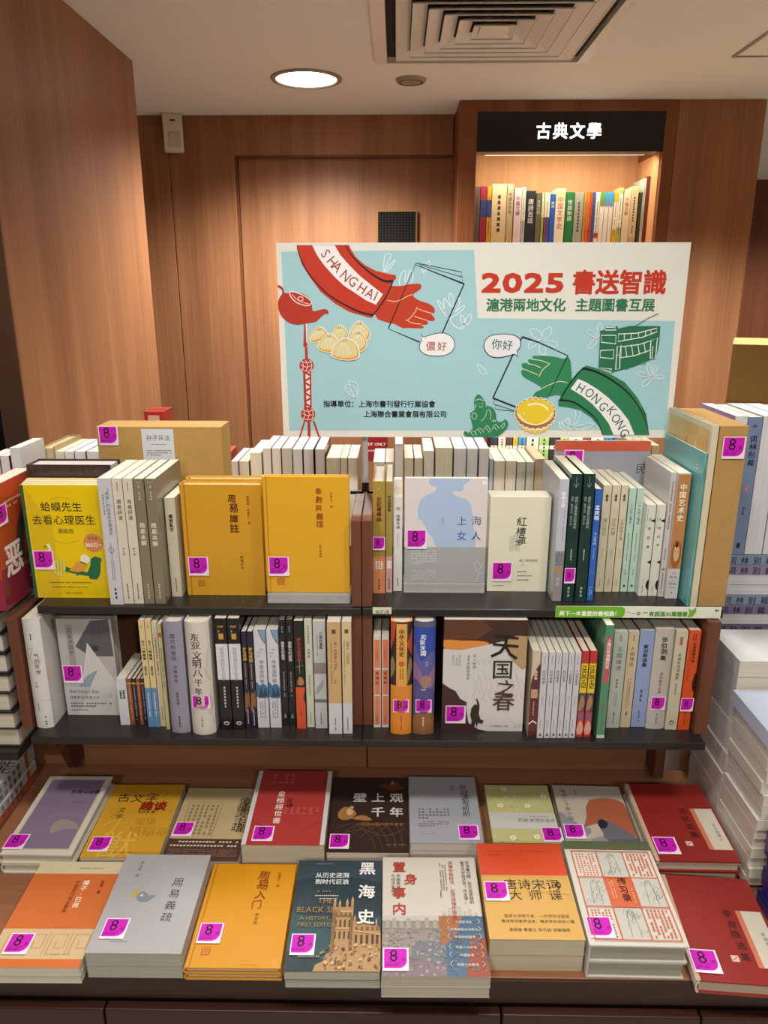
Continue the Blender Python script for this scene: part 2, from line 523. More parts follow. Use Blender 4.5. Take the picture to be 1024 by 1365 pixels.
# ================================================================== the room
WALLW = wood('#7f5338', '#aa7852', 'z', 0.45, 'wall_veneer')
DARKW = wood('#5a3220', '#7c4a30', 'z', 0.4, 'dark_veneer')
CASEW = wood('#6b3c20', '#925a34', 'z', 0.4, 'case_veneer')
INSW = wood('#b9855a', '#d6a577', 'z', 0.5, 'case_lining')
TABW = wood('#7b5038', '#a46f4e', 'x', 0.38, 'table_veneer')
TAB_SHADED = wood('#2e1810', '#42251a', 'x', 0.4, 'shaded_table_veneer')  # table veneer with the shade on its front put into the colour
SHELF = mat('#221e1c', 'shelf')
PAINT = mat('#dcd9d2', 'paint')
BLACK = mat('#0b0a0b', 'plastic')

def struct(name, mb, bevel=0):
    o = mb.build(name, None, bevel); o['kind'] = 'structure'; return o

WX = -0.965        # face of the left wall
YB = 3.96          # back wall
struct('floor', MB().box(-3.2, -2.6, -.05, 4.6, 6.4, 0, mat('#b0aca4', 'plastic')))
struct('ceiling', MB().box(-3.2, -2.6, CEIL, 4.6, 6.4, CEIL + .08, PAINT))
struct('wall_left', MB().box(-2.6, 1.936, 0, WX, 3.07, CEIL, WALLW), .003)
struct('wall_left_side', MB().box(-2.7, -2.6, 0, -2.6, 6.4, CEIL, WALLW))
struct('wall_right', MB().box(4.5, -2.6, 0, 4.6, 6.4, CEIL, mat('#b9a890', 'paint')))
struct('wall_front', MB().box(-3.2, -2.6, 0, 4.6, -2.5, CEIL, mat('#b9a890', 'paint')))
struct('wall_far', MB().box(-3.2, 6.2, 0, 4.6, 6.3, CEIL, DARKW))
for i, x in enumerate((2.62, 3.1, 3.58)):
    struct('trim_%d' % (i + 3), MB().box(x, 6.185, 0, x + .02, 6.2, CEIL, mat('#2a1810', 'matte')))

# back wall: panels left of the door recess, header above it, jamb
dl = on_y(312, 207, YB); dr = on_y(607, 207, YB)
seam = on_y(232, 300, YB).x
wb = struct('wall_back', MB().box(-2.6, YB + .072, 0, .3, YB + .12, CEIL, mat('#1c100a', 'matte')))
def wall_panel(x0, x1, z0, z1, m=WALLW, y=YB, name='panel'):
    o = MB().box(x0, y, z0, x1, y + .0715, z1, m).build(name, wb, .002); return o
wall_panel(-2.6, seam - .002, 0, CEIL)
wall_panel(seam + .002, dl.x, 0, CEIL)
wall_panel(dl.x + .0015, .27, dl.z, CEIL)
wall_panel(dr.x, .3, 0, dl.z - .002)
# door with slim recess
wb2 = MB().box(dl.x + .011, YB + .035, 0, dr.x - .004, YB + .07, dl.z - .006, WALLW).build('door_1', None, .002); wb2['kind'] = 'structure'
fr = struct('trim_1', MB().box(dl.x, YB + .004, dl.z - .008, dr.x, YB + .034, dl.z - .001, DARKW).box(dl.x, YB + .004, 0, dl.x + .01, YB + .034, dl.z - .008, DARKW))
# brass framed dark grille in the door
ga = on_y(504, 282, YB); gb = on_y(554, 340, YB)
g = MB(); gm = mat('#9a7440', 'metal')
g.box(ga.x, YB + .018, gb.z, gb.x, YB + .034, ga.z, mat('#0c0b0c', 'matte'))
g.box(ga.x - .006, YB + .01, gb.z, ga.x, YB + .034, ga.z + .006, gm).box(gb.x, YB + .01, gb.z, gb.x + .006, YB + .034, ga.z + .006, gm).box(ga.x, YB + .01, ga.z, gb.x, YB + .034, ga.z + .006, gm)
gr = g.build('door_grille', wb2)
mesh = MB()
nx = 12
for i in range(nx):
    for j in range(16):
        x = ga.x + (gb.x - ga.x) * (i + .5) / nx; z = ga.z - (ga.z - gb.z) * (j + .5) / 16
        mesh.box(x - .003, YB + .015, z - .003, x + .003, YB + .018, z + .003, mat('#262322', 'plastic'))
mo = mesh.build('mesh_studs', gr); mo['kind'] = 'stuff'

# red fire-door notice on the door
na = on_y(484, 580, YB); nb = on_y(516, 614, YB)
sg = thing('fire_exit_sign', 'red fire exit notice with white lettering on the wooden door behind the banner', 'sign', (na.x, YB + .03, nb.z))
w, h = nb.x - na.x, na.z - nb.z
MB().box(0, 0, 0, w, .004, h, mat('#8e1a1c', 'plastic')).build('sign_plate', sg)
P = Print(w, h, 'plastic')
P.h('EXIT ONLY', .5, .55, .17, '#e8dcd8', True, 'c').h('ALARM WILL', .5, .32, .10, '#e8dcd8', True, 'c').h('急', .78, .06, .2, '#e8dcd8', True, 'c')
P.build('sign_lettering', sg, lambda x, y, z: (x, -.0006 - z, y))

# ---- motion sensor high in the corner
pa = on_y(217, 151, YB - .04); pb = on_y(243, 203, YB - .04)
ps = thing('motion_sensor', 'small white motion sensor high on the wood wall by the ceiling', 'sensor', ((pa.x + pb.x) / 2, YB - .03, (pa.z + pb.z) / 2), .25)
hw, hh = .046, (pa.z - pb.z) / 2
ivory = mat('#d8cfb8', 'plastic')
MB().box(-hw, -.03, -hh, hw, .022, hh, ivory).build('housing', ps, .008)
MB().box(-hw * .45, -.036, -hh * .75, hw * .7, -.029, -hh * .05, mat('#c2b9a4', 'plastic')).build('lens', ps, .004)
MB().box(-.012, -.032, hh * .55, .012, -.029, hh * .66, mat('#5c5344', 'plastic')).build('indicator', ps)

# ---- recessed lamp in view, and bare unseen spots, some added for ambient light
def ceiling_spot(x, y, f, spot, tilt, i):
    t = None
    if i == 0:        # the one lamp whose fitting is in view
        t = thing('ceiling_lamp', 'round recessed ceiling lamp glowing above the wooden door', 'lamp', (x, y, CEIL))
        r = .122; n = 40; mb = MB(); tr = mat('#8f8577', 'plastic')
        ring = []
        prof = [(r + .02, 0), (r + .018, -.006), (r, -.007), (r - .004, -.001)]
        for rr, zz in prof: ring.append([(rr * math.cos(2 * math.pi * k / n), rr * math.sin(2 * math.pi * k / n), zz) for k in range(n)])
        for a, b in zip(ring, ring[1:]): mb.add(a + b, [(k, n + k, n + (k + 1) % n, (k + 1) % n) for k in range(n)], tr)
        mb.build('trim_ring', t, smooth=True)
        MB().add([(r * .99 * math.cos(2 * math.pi * k / n), r * .99 * math.sin(2 * math.pi * k / n), -.0025) for k in range(n)], [tuple(range(n))[::-1]], mat('#fff4e4', 'lamp')).build('diffuser', t)
    L = bpy.data.lights.new('lamp_or_fill_light', 'SPOT'); L.energy = LAMP_W * f * 10; L.color = LAMP_COL
    L.spot_size = math.radians(spot); L.spot_blend = .75; L.shadow_soft_size = .09
    o = bpy.data.objects.new('lamp_or_fill_light', L); C.objects.link(o); o.location = (x, y, CEIL - .03)
    o.rotation_euler = (math.radians(tilt), 0, 0)
for i, a in enumerate(LAMPS_AND_FILL): ceiling_spot(*a, i)

# small round ceiling speaker
sp = on_z(548, 105.5, CEIL)
t = thing('smoke_detector', 'small flat round grey disc on the ceiling right of the glowing lamp', 'detector', (sp.x, sp.y, CEIL))
mb = MB(); mb.tube((0, 0, 0), (0, 0, -.012), .062, mat('#9b907e', 'plastic'), 32, .056); mb.build('disc', t)
mb = MB()
for k in range(24):
    a = k / 24 * 2 * math.pi; mb.box(.045 * math.cos(a) - .003, .045 * math.sin(a) - .003, -.0145, .045 * math.cos(a) + .003, .045 * math.sin(a) + .003, -.0115, mat('#5b5348', 'plastic'))
mb.build('slots', t)

# ---- square four-way air diffuser
vt = thing('air_vent', 'large square metal air diffuser with nested louvres in the ceiling', 'vent', (.302, 2.70, CEIL))
gm = mat('#d9d3ca', 'plastic'); dk = mat('#2c2825', 'matte'); HF = .385
def frustum(r0, z0, r1, z1, m, mb):
    q = lambda r, z: [(-r, -r, z), (r, -r, z), (r, r, z), (-r, r, z)]
    mb.add(q(r0, z0) + q(r1, z1), [(k, (k + 1) % 4, 4 + (k + 1) % 4, 4 + k) for k in range(4)], m)
mb = MB(); frustum(HF, 0, HF, -.012, gm, mb); frustum(HF, -.012, HF - .045, -.02, gm, mb); frustum(HF - .045, -.02, HF - .05, .06, gm, mb)
mb.build('outer_frame', vt)
MB().box(-HF + .03, -HF + .03, -.001, HF - .03, HF - .03, -.0004, dk).build('backing', vt)
for k in range(6):
    r = .305 - k * .048; mb = MB()
    frustum(r, -.022, r - .043, -.002, gm, mb); frustum(r + .0015, -.022, r - .0415, -.002, gm, mb)
    frustum(r, -.022, r + .0015, -.022, gm, mb); frustum(r, -.022, r, -.0255, gm, mb); frustum(r, -.0255, r + .003, -.0255, gm, mb); frustum(r + .003, -.0255, r + .0015, -.022, gm, mb)
    mb.build('louvre', vt)
MB().box(-.045, -.045, -.02, .045, .045, -.016, gm).build('centre_plate', vt)

# ceiling access hatch edge, upper right
ha = on_z(982, 73, CEIL)
t = thing('ceiling_hatch', 'flush square access hatch in the ceiling at the upper right', 'hatch', (ha.x, ha.y, CEIL))
tm = mat('#a08e78', 'plastic')
MB().box(0, -.5, -.003, .5, 0, -.0002, mat('#dcd9d2', 'paint')).build('hatch_panel', t)
MB().box(-.012, -.512, -.006, 0, .012, -.0002, tm).box(.5, -.512, -.006, .512, .012, -.0002, tm).box(0, 0, -.006, .5, .012, -.0002, tm).box(0, -.512, -.006, .5, -.5, -.0002, tm).build('hatch_frame', t)

# ================================================================== bookcase built into the wooden column
YC = 3.68
cx0 = on_y(613, 134, YC).x; cx1 = on_y(1022, 150, YC).x
ox0 = on_y(637, 148, YC).x; ox1 = on_y(889, 148, YC).x; zt = on_y(760, 148, YC).z; zs = on_y(760, 202, YC).z
px = on_y(906, 134, YC).x
bc = thing('bookcase', 'tall wooden bookcase in the column with black lit header', 'bookcase', (cx0, YC, 0))
L_ = lambda x: x - cx0
MB().box(0, 0, 0, L_(ox0), .5, CEIL - .001, CASEW).build('side_panel', bc, .002)
MB().box(L_(ox1), 0, 0, L_(px), .5, CEIL - .001, CASEW).build('side_panel', bc, .002)
MB().box(L_(ox0), 0, zt, L_(ox1), .5, CEIL - .001, CASEW).build('top_rail', bc, .002)
MB().box(L_(ox0), .36, 0, L_(ox1), .40, zt, INSW).build('back_panel', bc)
MB().box(L_(ox0), .018, zs + .001, L_(ox0) + .003, .36, zs + .002, INSW).box(L_(ox1) - .003, .03, 0, L_(ox1), .36, zs, INSW).box(L_(ox0), .03, 0, L_(ox0) + .003, .36, zs, INSW).build('side_lining', bc)
SHZ = [.30, .66, 1.02, 1.40, 1.765]
for z in SHZ:
    MB().box(L_(ox0) + .003, .02, z - .022, L_(ox1) - .003, .36, z, INSW).build('shelf', bc, .001)
sgn = MB().box(L_(ox0), .004, zs, L_(ox1), .09, zt, mat('#060606', 'plastic')).build('header_box', bc)
W, H = ox1 - ox0, zt - zs
P = Print(W, H, 'glow'); P.h('古典文學', .495, .36, .082, '#ffffff', .016, 'c', sp=1.1)
P.build('header_lettering', sgn, lambda x, y, z: (L_(ox0) + x, .003 - z, zs + y))
# the strip lamp behind the header
st = MB().box(L_(ox0) + .05, .092, zs + .002, L_(ox1) - .05, .11, zs + .016, mat('#fff0d0', 'glow')).build('strip_lamp', bc)
for z0, e in ((zs - .006, 4), (1.40 - .026, 3), (1.02 - .026, 3)):
    L = bpy.data.lights.new('strip_light', 'AREA'); L.shape = 'RECTANGLE'; L.size = W - .1; L.size_y = .03; L.energy = e; L.color = (1, .84, .62)
    o = bpy.data.objects.new('strip_light', L); C.objects.link(o); o.parent = bc; o.location = ((L_(ox0) + L_(ox1)) / 2, .06, z0 - .004); o.rotation_euler = (math.radians(18), 0, 0)
# solid column to the right of it
struct('wall_column', MB().box(px + .002, YC + .004, 0, cx1, YC + 1.3, CEIL, WALLW), .004)
struct('wall_back_right', MB().box(.3, YC + .5, 0, px, YC + .6, CEIL, WALLW))

# books in the lit bookcase
def case_book(x0, x1, yt, z, label, col, bands=(), txt=None, tc='#3a3030', row='top', Y=YC + .125, pages=PAGE):
    a = on_y(x0, yt, Y); b = on_y(x1, yt, Y)
    X0 = max(a.x, _last.get('case' + row, -9)) + .0008; T = b.x - X0 - .0006; _last['case' + row] = X0 + T
    H = a.z - z
    def sp(P):
        for v0, v1, c in bands: P.r(0, v0, 1, v1, c)
        if txt: P.t(txt, .5, .88, min(.62, .8), tc, False, 1.05)
        else: P.fine(.3, .3, .7, .85, 1, tc, True)
    M = M_cols((X0, Y, z + .0005), (0, 1, 0), (0, 0, 1), (1, 0, 0))
    return book(label, .17, H, T, M, col, spinef=sp, group='books on the lit bookcase shelf', kind='paper')
cz = lambda x: 620 + x / 3.657
cy_ = lambda y: 120 + y / 3.657
TOP = [
 (48, 76, 472, 'dark grey book at the far left of the lit bookcase shelf', '#5d5654', [], None),
 (78, 108, 470, 'crimson book with blue band, second on the lit bookcase shelf', '#9c2a4c', [(.55, .8, '#34448c'), (0, .1, '#2c3070')], None),
 (110, 132, 470, 'yellow and blue narrow book beside the crimson one on the lit shelf', '#c99a35', [(.55, .8, '#34448c'), (0, .1, '#2c3070')], None),
 (134, 206, 458, 'wide cream box set with orange blots on the lit bookcase shelf', '#cdbd97', [], None),
 (208, 240, 458, 'grey beige book right of the wide cream box set', '#b7a583', [(0, .1, '#c9a06c')], '中国大历史'),
 (243, 280, 478, 'pale pink book with violet title on the lit bookcase shelf', '#cdb9bd', [], '中國文學'),
 (281, 300, 474, 'pale grey slim book right of the pale pink one', '#c6c4b8', [(.0, .5, '#9c9fa0')], None),
 (302, 348, 492, 'black glossy wrapped book with white title on the lit bookcase shelf', '#22252b', [(0, .05, '#d6c6b6')], '唐詩百話'),
 (350, 376, 502, 'dark olive book with round mark near its head', '#5b5a48', [], '浮生六記'),
 (378, 390, 500, 'lime green book with cream head left of the purple one', '#97a536', [(.6, 1, '#d9cfae')], None),
 (392, 418, 500, 'purple book with cream upper half on the lit shelf', '#5b3a6e', [(.6, 1, '#dcd0b4')], None),
 (419, 444, 508, 'bright blue narrow book on the lit bookcase shelf', '#2256b4', [], '詩詞'),
 (446, 494, 480, 'cream book with white flowers at its head and red title', '#d8cfb6', [(.8, .97, '#b9bd90')], '中国文学史'),
 (496, 536, 498, 'deep green book with white title on the lit bookcase shelf', '#1f7040', [], '世說新語'),
 (538, 582, 500, 'silver grey wrapped thick book on the lit bookcase shelf', '#96978c', [], None),
 (584, 596, 500, 'ochre slim book left of the orange one', '#b98f2c', [], None),
 (597, 614, 498, 'orange book with red foot on the lit bookcase shelf', '#d8702c', [(0, .4, '#c9563a')], None),
 (615, 626, 500, 'red orange slim book left of the blue slim one', '#c8482a', [], None),
 (627, 640, 498, 'cobalt blue slim book on the lit bookcase shelf', '#2a5ca6', [], None),
 (641, 662, 498, 'white book with red blocks near its foot', '#d9d3ca', [(.26, .34, '#b83038'), (.1, .18, '#b83038')], None),
 (663, 684, 498, 'white book with green head on the lit bookcase shelf', '#dcd6cc', [(.78, 1, '#4f9c46')], '红楼梦'),
 (685, 706, 498, 'white book with sky blue head and green stripe', '#dcd6cc', [(.78, 1, '#3f96c0')], '西游记'),
 (707, 728, 498, 'white book with bright blue head beside the yellow book', '#dcd6cc', [(.78, 1, '#2f9ad6')], '水浒传'),
 (730, 752, 502, 'yellow book with white label on the lit bookcase shelf', '#dca726', [(.4, .85, '#e8e0cc')], None),
 (754, 776, 475, 'green and cream narrow book right of the yellow one', '#a3b074', [(.4, .9, '#e2dccb')], None),
 (778, 812, 486, 'cream book with red title and hill drawing', '#d9cbb2', [], '中國文學'),
 (814, 850, 470, 'tan book with dark branch drawing on the lit bookcase shelf', '#cbbb96', [(.0, .25, '#b5a37c')], None),
 (852, 868, 500, 'charcoal slim book at the right of the lit bookcase shelf', '#3a3c3c', [], None),
 (869, 888, 430, 'pale green tall book leaning on the brown one at the shelf end', '#b4c6b6', [], None),
 (889, 906, 421, 'tall dark red brown book at the right end of the lit shelf', '#6c2c2c', [], '诗词'),
]
for a in TOP:
    tc = {'#22252b': '#d8d8d8', '#1f7040': '#e6e6d6', '#2256b4': '#e6e6e6', '#5b5a48': '#d8d0b0', '#dcd6cc': '#b03a3a', '#d8cfb6': '#b8452c', '#d9cbb2': '#b4452c'}.get(a[4], '#4a3c3a')
    case_book(cz(a[0]), cz(a[1]), cy_(a[2]), SHZ[4], a[3], a[4], a[5], a[6], tc)
# the row glimpsed under the banner
LOW = [(548, 566, '#1c1a1e', 'black book seen below the banner by the pole'), (655, 664, '#22304e', 'navy book glimpsed below the banner, leftmost of its row'), (665, 675, '#c8b6bc', 'pale pink book glimpsed below the banner'),
       (676, 684, '#4a3a3c', 'dark brown book glimpsed below the banner'), (685, 691, '#c4a22e', 'mustard slim book glimpsed below the banner'), (692, 702, '#3c7cae', 'blue book with white label glimpsed below the banner'),
       (703, 719, '#c9c8bc', 'pale grey book glimpsed below the banner'), (720, 733, '#7ea86a', 'green book glimpsed below the banner'), (734, 747, '#26272a', 'black and white book glimpsed below the banner'),
       (748, 758, '#94aa6c', 'olive green book glimpsed below the banner'), (759, 778, '#c9c4bc', 'off white book glimpsed below the banner'), (779, 788, '#7a3c4a', 'plum book glimpsed below the banner'),
       (789, 806, '#cfc9c0', 'cream book glimpsed below the banner'), (807, 818, '#2b7fc0', 'azure book glimpsed below the banner'), (819, 832, '#2a63b0', 'royal blue book glimpsed below the banner, rightmost')]
for x0, x1, c, lb in LOW:
    if x0 > 600: case_book(x0, x1, 575, SHZ[1], lb, c, [(.62, .7, '#d8d0c4')], row='low')

# cardboard cartons stacked in the distance on the right
KRAFT = '#9c783c'
def carton(x, y, z, w, d, h, label, rz=0, face=False):
    t = thing('cardboard_box', label, 'box', (x, y, z), rz, 'cartons stacked on the right')
    k = mat(KRAFT, 'card')
    MB().box(0, 0, 0, w, d, h, k).build('carton_body', t, .003)
    MB().box(.002, -.001, h * .55, w - .002, -.0002, h * .56, mat('#8a6a34', 'card')).build('flap_crease', t)
    MB().box(-.001, d * .42, h + .0002, w + .001, d * .58, h + .0012, mat('#c9b070', 'wrap')).build('packing_tape', t)
    if face:
        P = Print(w, h, 'matte')
        P.line([(.30, .30), (.40, .44), (.50, .30)], .006, '#2a2010', True)
        P.h('C/NO.', .14, .22, .055, '#2a2010', True).h('MADE IN HONG KONG', .14, .14, .055, '#2a2010', True).h('R.O.C.', .14, .06, .055, '#2a2010', True)
        P.build('carton_print', t, lambda x_, y_, z_: (x_, -.0006 - z_, y_))
ca = on_y(977, 458, 2.75)
carton(ca.x, 2.75, .96, .5, .4, ca.z - .96, 'brown cardboard carton with printed triangle at the top of the far stack', -.42, True)
carton(ca.x - .01, 2.74, .48, .52, .42, .478, 'middle cardboard carton of the far stack', -.42)
carton(ca.x, 2.75, 0.001, .52, .42, .476, 'bottom cardboard carton of the far stack on the floor', -.42)

# black shelving at the left edge of the picture, in front of the wood wall
bs = thing('black_shelving', 'black metal shelving at the left edge before the wood wall', 'shelving', (-1.5, 1.5, 0))
MB().box(.505, .30, 0, .54, .42, 2.1, BLACK).build('post', bs)
MB().box(0, .40, 0, .505, .42, 2.1, BLACK).build('back_panel', bs)
MB().box(.49, .02, 0, .505, .40, 2.1, BLACK).build('side_panel', bs)
for z in (.5, .9, 1.28, 1.6): MB().box(0, .02, z - .02, .49, .40, z, BLACK).build('shelf', bs)

# ================================================================== display island
XL, XR = -.676, .566
isl = thing('display_island', 'wooden book display island with two dark shelves above a sloping table', 'display stand', (0, 1.38, 0))
def ip(name, mb, bevel=.001):     # part given in world coordinates
    mb.v = [(x, y - 1.38, z) for x, y, z in mb.v]
    return mb.build(name, isl, bevel)
XD0, XD1 = on_y(469, 760, 1.215).x, on_y(496, 760, 1.215).x; XM = (XD0 + XD1) / 2
# lower tier
ip('shelf', MB().box(on_z(32, 993, Z_LO).x, 1.158, Z_LO - .0145, XM - .0008, 1.368, Z_LO, SHELF), .0015)
ip('shelf', MB().box(XM + .0008, 1.158, Z_LO - .0145, .548, 1.368, Z_LO, SHELF), .0015)
# upper tier, open to the other side
ip('shelf', MB().box(XL + .05, 1.199, Z_UP - .0145, XM - .0008, 1.38, Z_UP, SHELF), .0015)
ip('shelf', MB().box(XM + .0008, 1.199, Z_UP - .0145, XR, 1.38, Z_UP, SHELF), .0015)
ip('shelf', MB().box(XL + .05, 1.3805, Z_UP - .0145, XR, 1.80, Z_UP, SHELF), .0015)
ip('back_panel', MB().box(XL, 1.369, .02, XM - .001, 1.38, Z_UP - .016, TABW))
ip('back_panel', MB().box(XM + .001, 1.369, .02, XR - .01, 1.38, Z_UP - .016, TABW))
ip('rear_panel', MB().box(XL + .02, 1.55, .02, XR - .02, 1.565, Z_UP - .016, TABW))
# divider: two boards side by side between the shelves and above the upper one
DIVW = wood('#552e20', '#784a35', 'z', .4, 'divider_veneer')
for a, b in ((XD0, XM - .0006), (XM + .0006, XD1)):
    ip('divider_board', MB().box(a, 1.205, Z_LO + .0005, b, 1.3685, Z_UP - .015, DIVW))
    ip('divider_board', MB().box(a, 1.205, Z_UP + .0005, b, 1.379, Z_UP + .158, DIVW))
ip('side_panel', MB().box(XL, 1.185, Z_LO + .0005, XL + .019, 1.3685, Z_UP - .015, DIVW))
ip('side_panel', MB().add([(XL, 1.25, Z_LO - .015), (XL + .019, 1.25, Z_LO - .015), (XL + .019, 1.3685, Z_LO - .015), (XL, 1.3685, Z_LO - .015), (XL, 1.33, .65), (XL + .019, 1.33, .65), (XL + .019, 1.3685, .65), (XL, 1.3685, .65)], [(0, 1, 2, 3), (7, 6, 5, 4), (0, 4, 5, 1), (1, 5, 6, 2), (2, 6, 7, 3), (3, 7, 4, 0)], DIVW))
ip('side_panel', MB().box(.5365, 1.185, Z_LO + .0005, .559, 1.3685, Z_UP - .015, DIVW))
ip('side_panel', MB().box(.527, 1.32, .645, .547, 1.3685, Z_LO - .015, DIVW))
# sloping table
def slab(x0, x1, y0, y1, th, m):
    z0, z1 = base_z(y0), base_z(y1)
    return MB().add([(x0, y0, z0 - th), (x1, y0, z0 - th), (x1, y1, z1 - th), (x0, y1, z1 - th), (x0, y0, z0), (x1, y0, z0), (x1, y1, z1), (x0, y1, z1)],
                    [(0, 3, 2, 1), (4, 5, 6, 7), (0, 1, 5, 4), (1, 2, 6, 5), (2, 3, 7, 6), (3, 0, 4, 7)], m)
ip('table_board', slab(-1.15, 1.1, .886, 1.368, .012, TABW), .0015)
ip('apron', MB().box(-1.15, .881, .564, 1.1, .8855, .6072, TAB_SHADED), .001)
xs = on_y(669, 1355, .868).x
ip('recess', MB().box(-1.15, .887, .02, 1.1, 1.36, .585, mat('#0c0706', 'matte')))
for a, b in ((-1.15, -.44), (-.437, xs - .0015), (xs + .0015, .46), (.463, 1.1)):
    ip('drawer_front', MB().box(a, .868, .08, b, .884, .5555, TAB_SHADED), .002)
ip('plinth', MB().box(-.66, .88, 0, .55, 1.56, .02, mat('#1a100c', 'matte')))
# acrylic ledges that raise two face-out books
def acrylic(px0, px1, pyt, pyb, label):
    Y = on_z((px0 + px1) / 2, pyb, Z_UP).y
    a = on_y(px0, pyb, Y); b = on_y(px1, pyb, Y); h = on_y(px0, pyt, Y).z - Z_UP
    t = thing('acrylic_ledge', label, 'book stand', (a.x, Y, Z_UP + .0006), group='clear acrylic ledges')
    w = b.x - a.x; m = mat('#d8d4cf', 'acrylic')
    MB().box(0, 0, 0, w, .003, h, m).build('lip', t, .0008)
    MB().box(0, .0032, 0, w, .08, .003, m).build('foot', t, .0008)
    MB().box(0, .0032, h - .006, w, .045, h - .003, m).build('rest', t, .0008)
    MB().box(0, .0455, .0032, w, .0485, h - .003, m).build('riser', t, .0008)
    return Y, Z_UP + h
LEDGE1 = acrylic(357, 467, 791, 805, 'clear acrylic ledge under the right golden hardcover')
LEDGE2 = acrylic(538, 646, 777, 791, 'clear acrylic ledge under the pale blue silhouette book')
# shelf-edge labels
def edge_label(px0, px1, pyt, pyb, name, label, cat, col, draw, Yf=1.1985, depth=.0012):
    a = on_y(px0, pyb, Yf); b = on_y(px1, pyt, Yf); w, h = b.x - a.x, b.z - a.z
    t = thing(name, label, cat, (a.x, Yf, a.z))
    MB().box(0, -depth, 0, w, -.0002, h, mat(col, 'plastic')).build('label_plate', t)
    P = Print(w, h, 'plastic'); draw(P); P.build('label_print', t, lambda x, y, z: (x, -depth - .0003 - z, y))
edge_label(497, 522, 809.5, 818, 'shelf_label', 'small cream numbered label on the front edge of the upper shelf', 'label', '#cfcfb4',
           lambda P: P.h('107/8', .5, .12, .26, '#3a3a30', False, 'c', sx=1.3).r(.1, .04, .9, .07, '#6a6a58'))
def green_strip(P):
    G = '#6fae2e'
    P.poly([(0, 0), (.40, 0), (.418, .25), (.42, .5), (.418, .8), (.40, 1), (0, 1)], G)
    P.h('與下一本喜愛的書相遇！', .022, .2, .0335, '#f4f8ea', True)
    P.h('一本', .455, .22, .032, '#5a5a52', False).line([(.43, .5), (.45, .52)], .002, '#5a5a52').fine(.525, .35, .56, .6, 1, '#8a8a80')
    P.h('有超過30萬種書', .565, .2, .0335, '#4f8f2a', True)
    P.poly([(.80, .1), (.83, .15), (.85, .6), (.845, .95), (.82, .7), (.80, .9), (.81, .5)], G)
    P.fine(.96, .1, .985, .9, 2, '#55554c')
edge_label(740, 962, 809, 822.5, 'promotion_strip', 'green and white printed strip along the upper shelf edge at right', 'sign', '#dfe3d2', green_strip)

# ================================================================== banner
YBN = 1.42
class BN(Print):
    pass
def tr_for(ox, oy, sc):
    def tr(x, y):
        p = on_y(ox + x / sc, oy + y / sc, YBN); return (p.x, p.z)
    return tr
T1, T2, T3, T4, T5 = tr_for(365, 320, 6.4), tr_for(500, 330, 7.314), tr_for(365, 440, 6.4), tr_for(610, 430, 6.827), tr_for(740, 410, 6.024)
T0 = tr_for(0, 0, 1)
tl, trr, br, bl = T0(367, 326), T0(922, 320.5), T0(893.5, 583), T0(379, 583)
bx0, bx1 = (tl[0] + bl[0]) / 2, (trr[0] + br[0]) / 2; bz0, bz1 = (bl[1] + br[1]) / 2, (tl[1] + trr[1]) / 2
bn = thing('banner', 'wide pale blue book fair banner board with red and green sleeves above the shelves', 'banner', (0, YBN, 0))
MB().box(bx0, .0006, bz0, bx1, .0056, bz1, mat('#e3e1d8', 'paper')).build('board', bn)
RED, GRN, SKY, WHT, BLK = '#c2341c', '#257a50', '#a2ccd4', '#eeecec', '#101418'
def bp(tr, sc):      # a print in the pixel frame of one drawing, W = one picture unit
    P = Print(1, 1, 'paper', tr)
    a = tr(0, 0); b = tr(100, 0); P.W = (b[0] - a[0]) / 100
    return P
layers = []
P = bp(T0, 1)
fr = .0135
P.r = lambda x0, y0, x1, y1, c: P.poly([(x0, y0), (x1, y0), (x1, y1), (x0, y1)], c)
P.poly([(375, 335.5), (632, 333), (637, 424), (900, 428), (888, 573), (386, 574)], SKY)
P.layer = 10
P.h('2025', 641, 389, 36, RED, .04, sx=1.62, sp=1.0)
P.h('書送智識', 762, 389, 35, RED, .026, sx=.98, sp=.99)
P.h('滬港兩地文化  主題圖書互展', 648, 413.5, 19.5, '#2c7450', .022, sp=.99)
P.h('指導單位：上海市書刊發行行業協會', 431, 542, 10.7, '#101010', .02, sp=.995)
P.h('上海聯合書業會展有限公司', 484.5, 555.5, 10.7, '#101010', .02, sp=.99)
layers.append((P, 0))
# --- red sleeve, SHANGHAI
P = bp(T1, 6.4); P.layer = 20
P.poly([(195, 44), (640, 42), (665, 90), (700, 145), (780, 215), (870, 262), (960, 285), (1040, 298), (1045, 330), (1020, 350), (960, 430), (840, 665), (790, 655), (640, 610), (520, 540), (400, 440), (310, 320), (240, 210), (215, 130)], RED)
P.poly([(328, 44), (520, 44), (570, 130), (650, 220), (740, 310), (840, 390), (932, 462), (872, 552), (790, 515), (700, 455), (600, 390), (520, 315), (430, 215), (370, 130)], WHT)
P.line([(200, 44), (205, 90), (245, 190), (310, 300), (400, 405), (500, 490), (640, 570), (740, 615), (845, 640)], 5, BLK, smooth=4, w2=17)
P.line([(612, 44), (650, 110), (720, 190), (810, 270), (900, 330), (960, 352), (1018, 348)], 7, BLK, smooth=4, w2=22)
P.line([(1018, 348), (985, 430), (930, 530), (845, 645)], 11, BLK, smooth=4)
for ch, x, y, r in zip('SHANGHAI', [395, 445, 488, 556, 622, 700, 772, 842], [118, 180, 232, 308, 360, 424, 474, 512], [-56, -52, -46, -44, -40, -35, -30, -25]):
    a = T1(x, y); P.layer += 1; P.glyph(ch, a[0], a[1], 122 * P.W, '#a8301c', False, math.radians(r), .86)
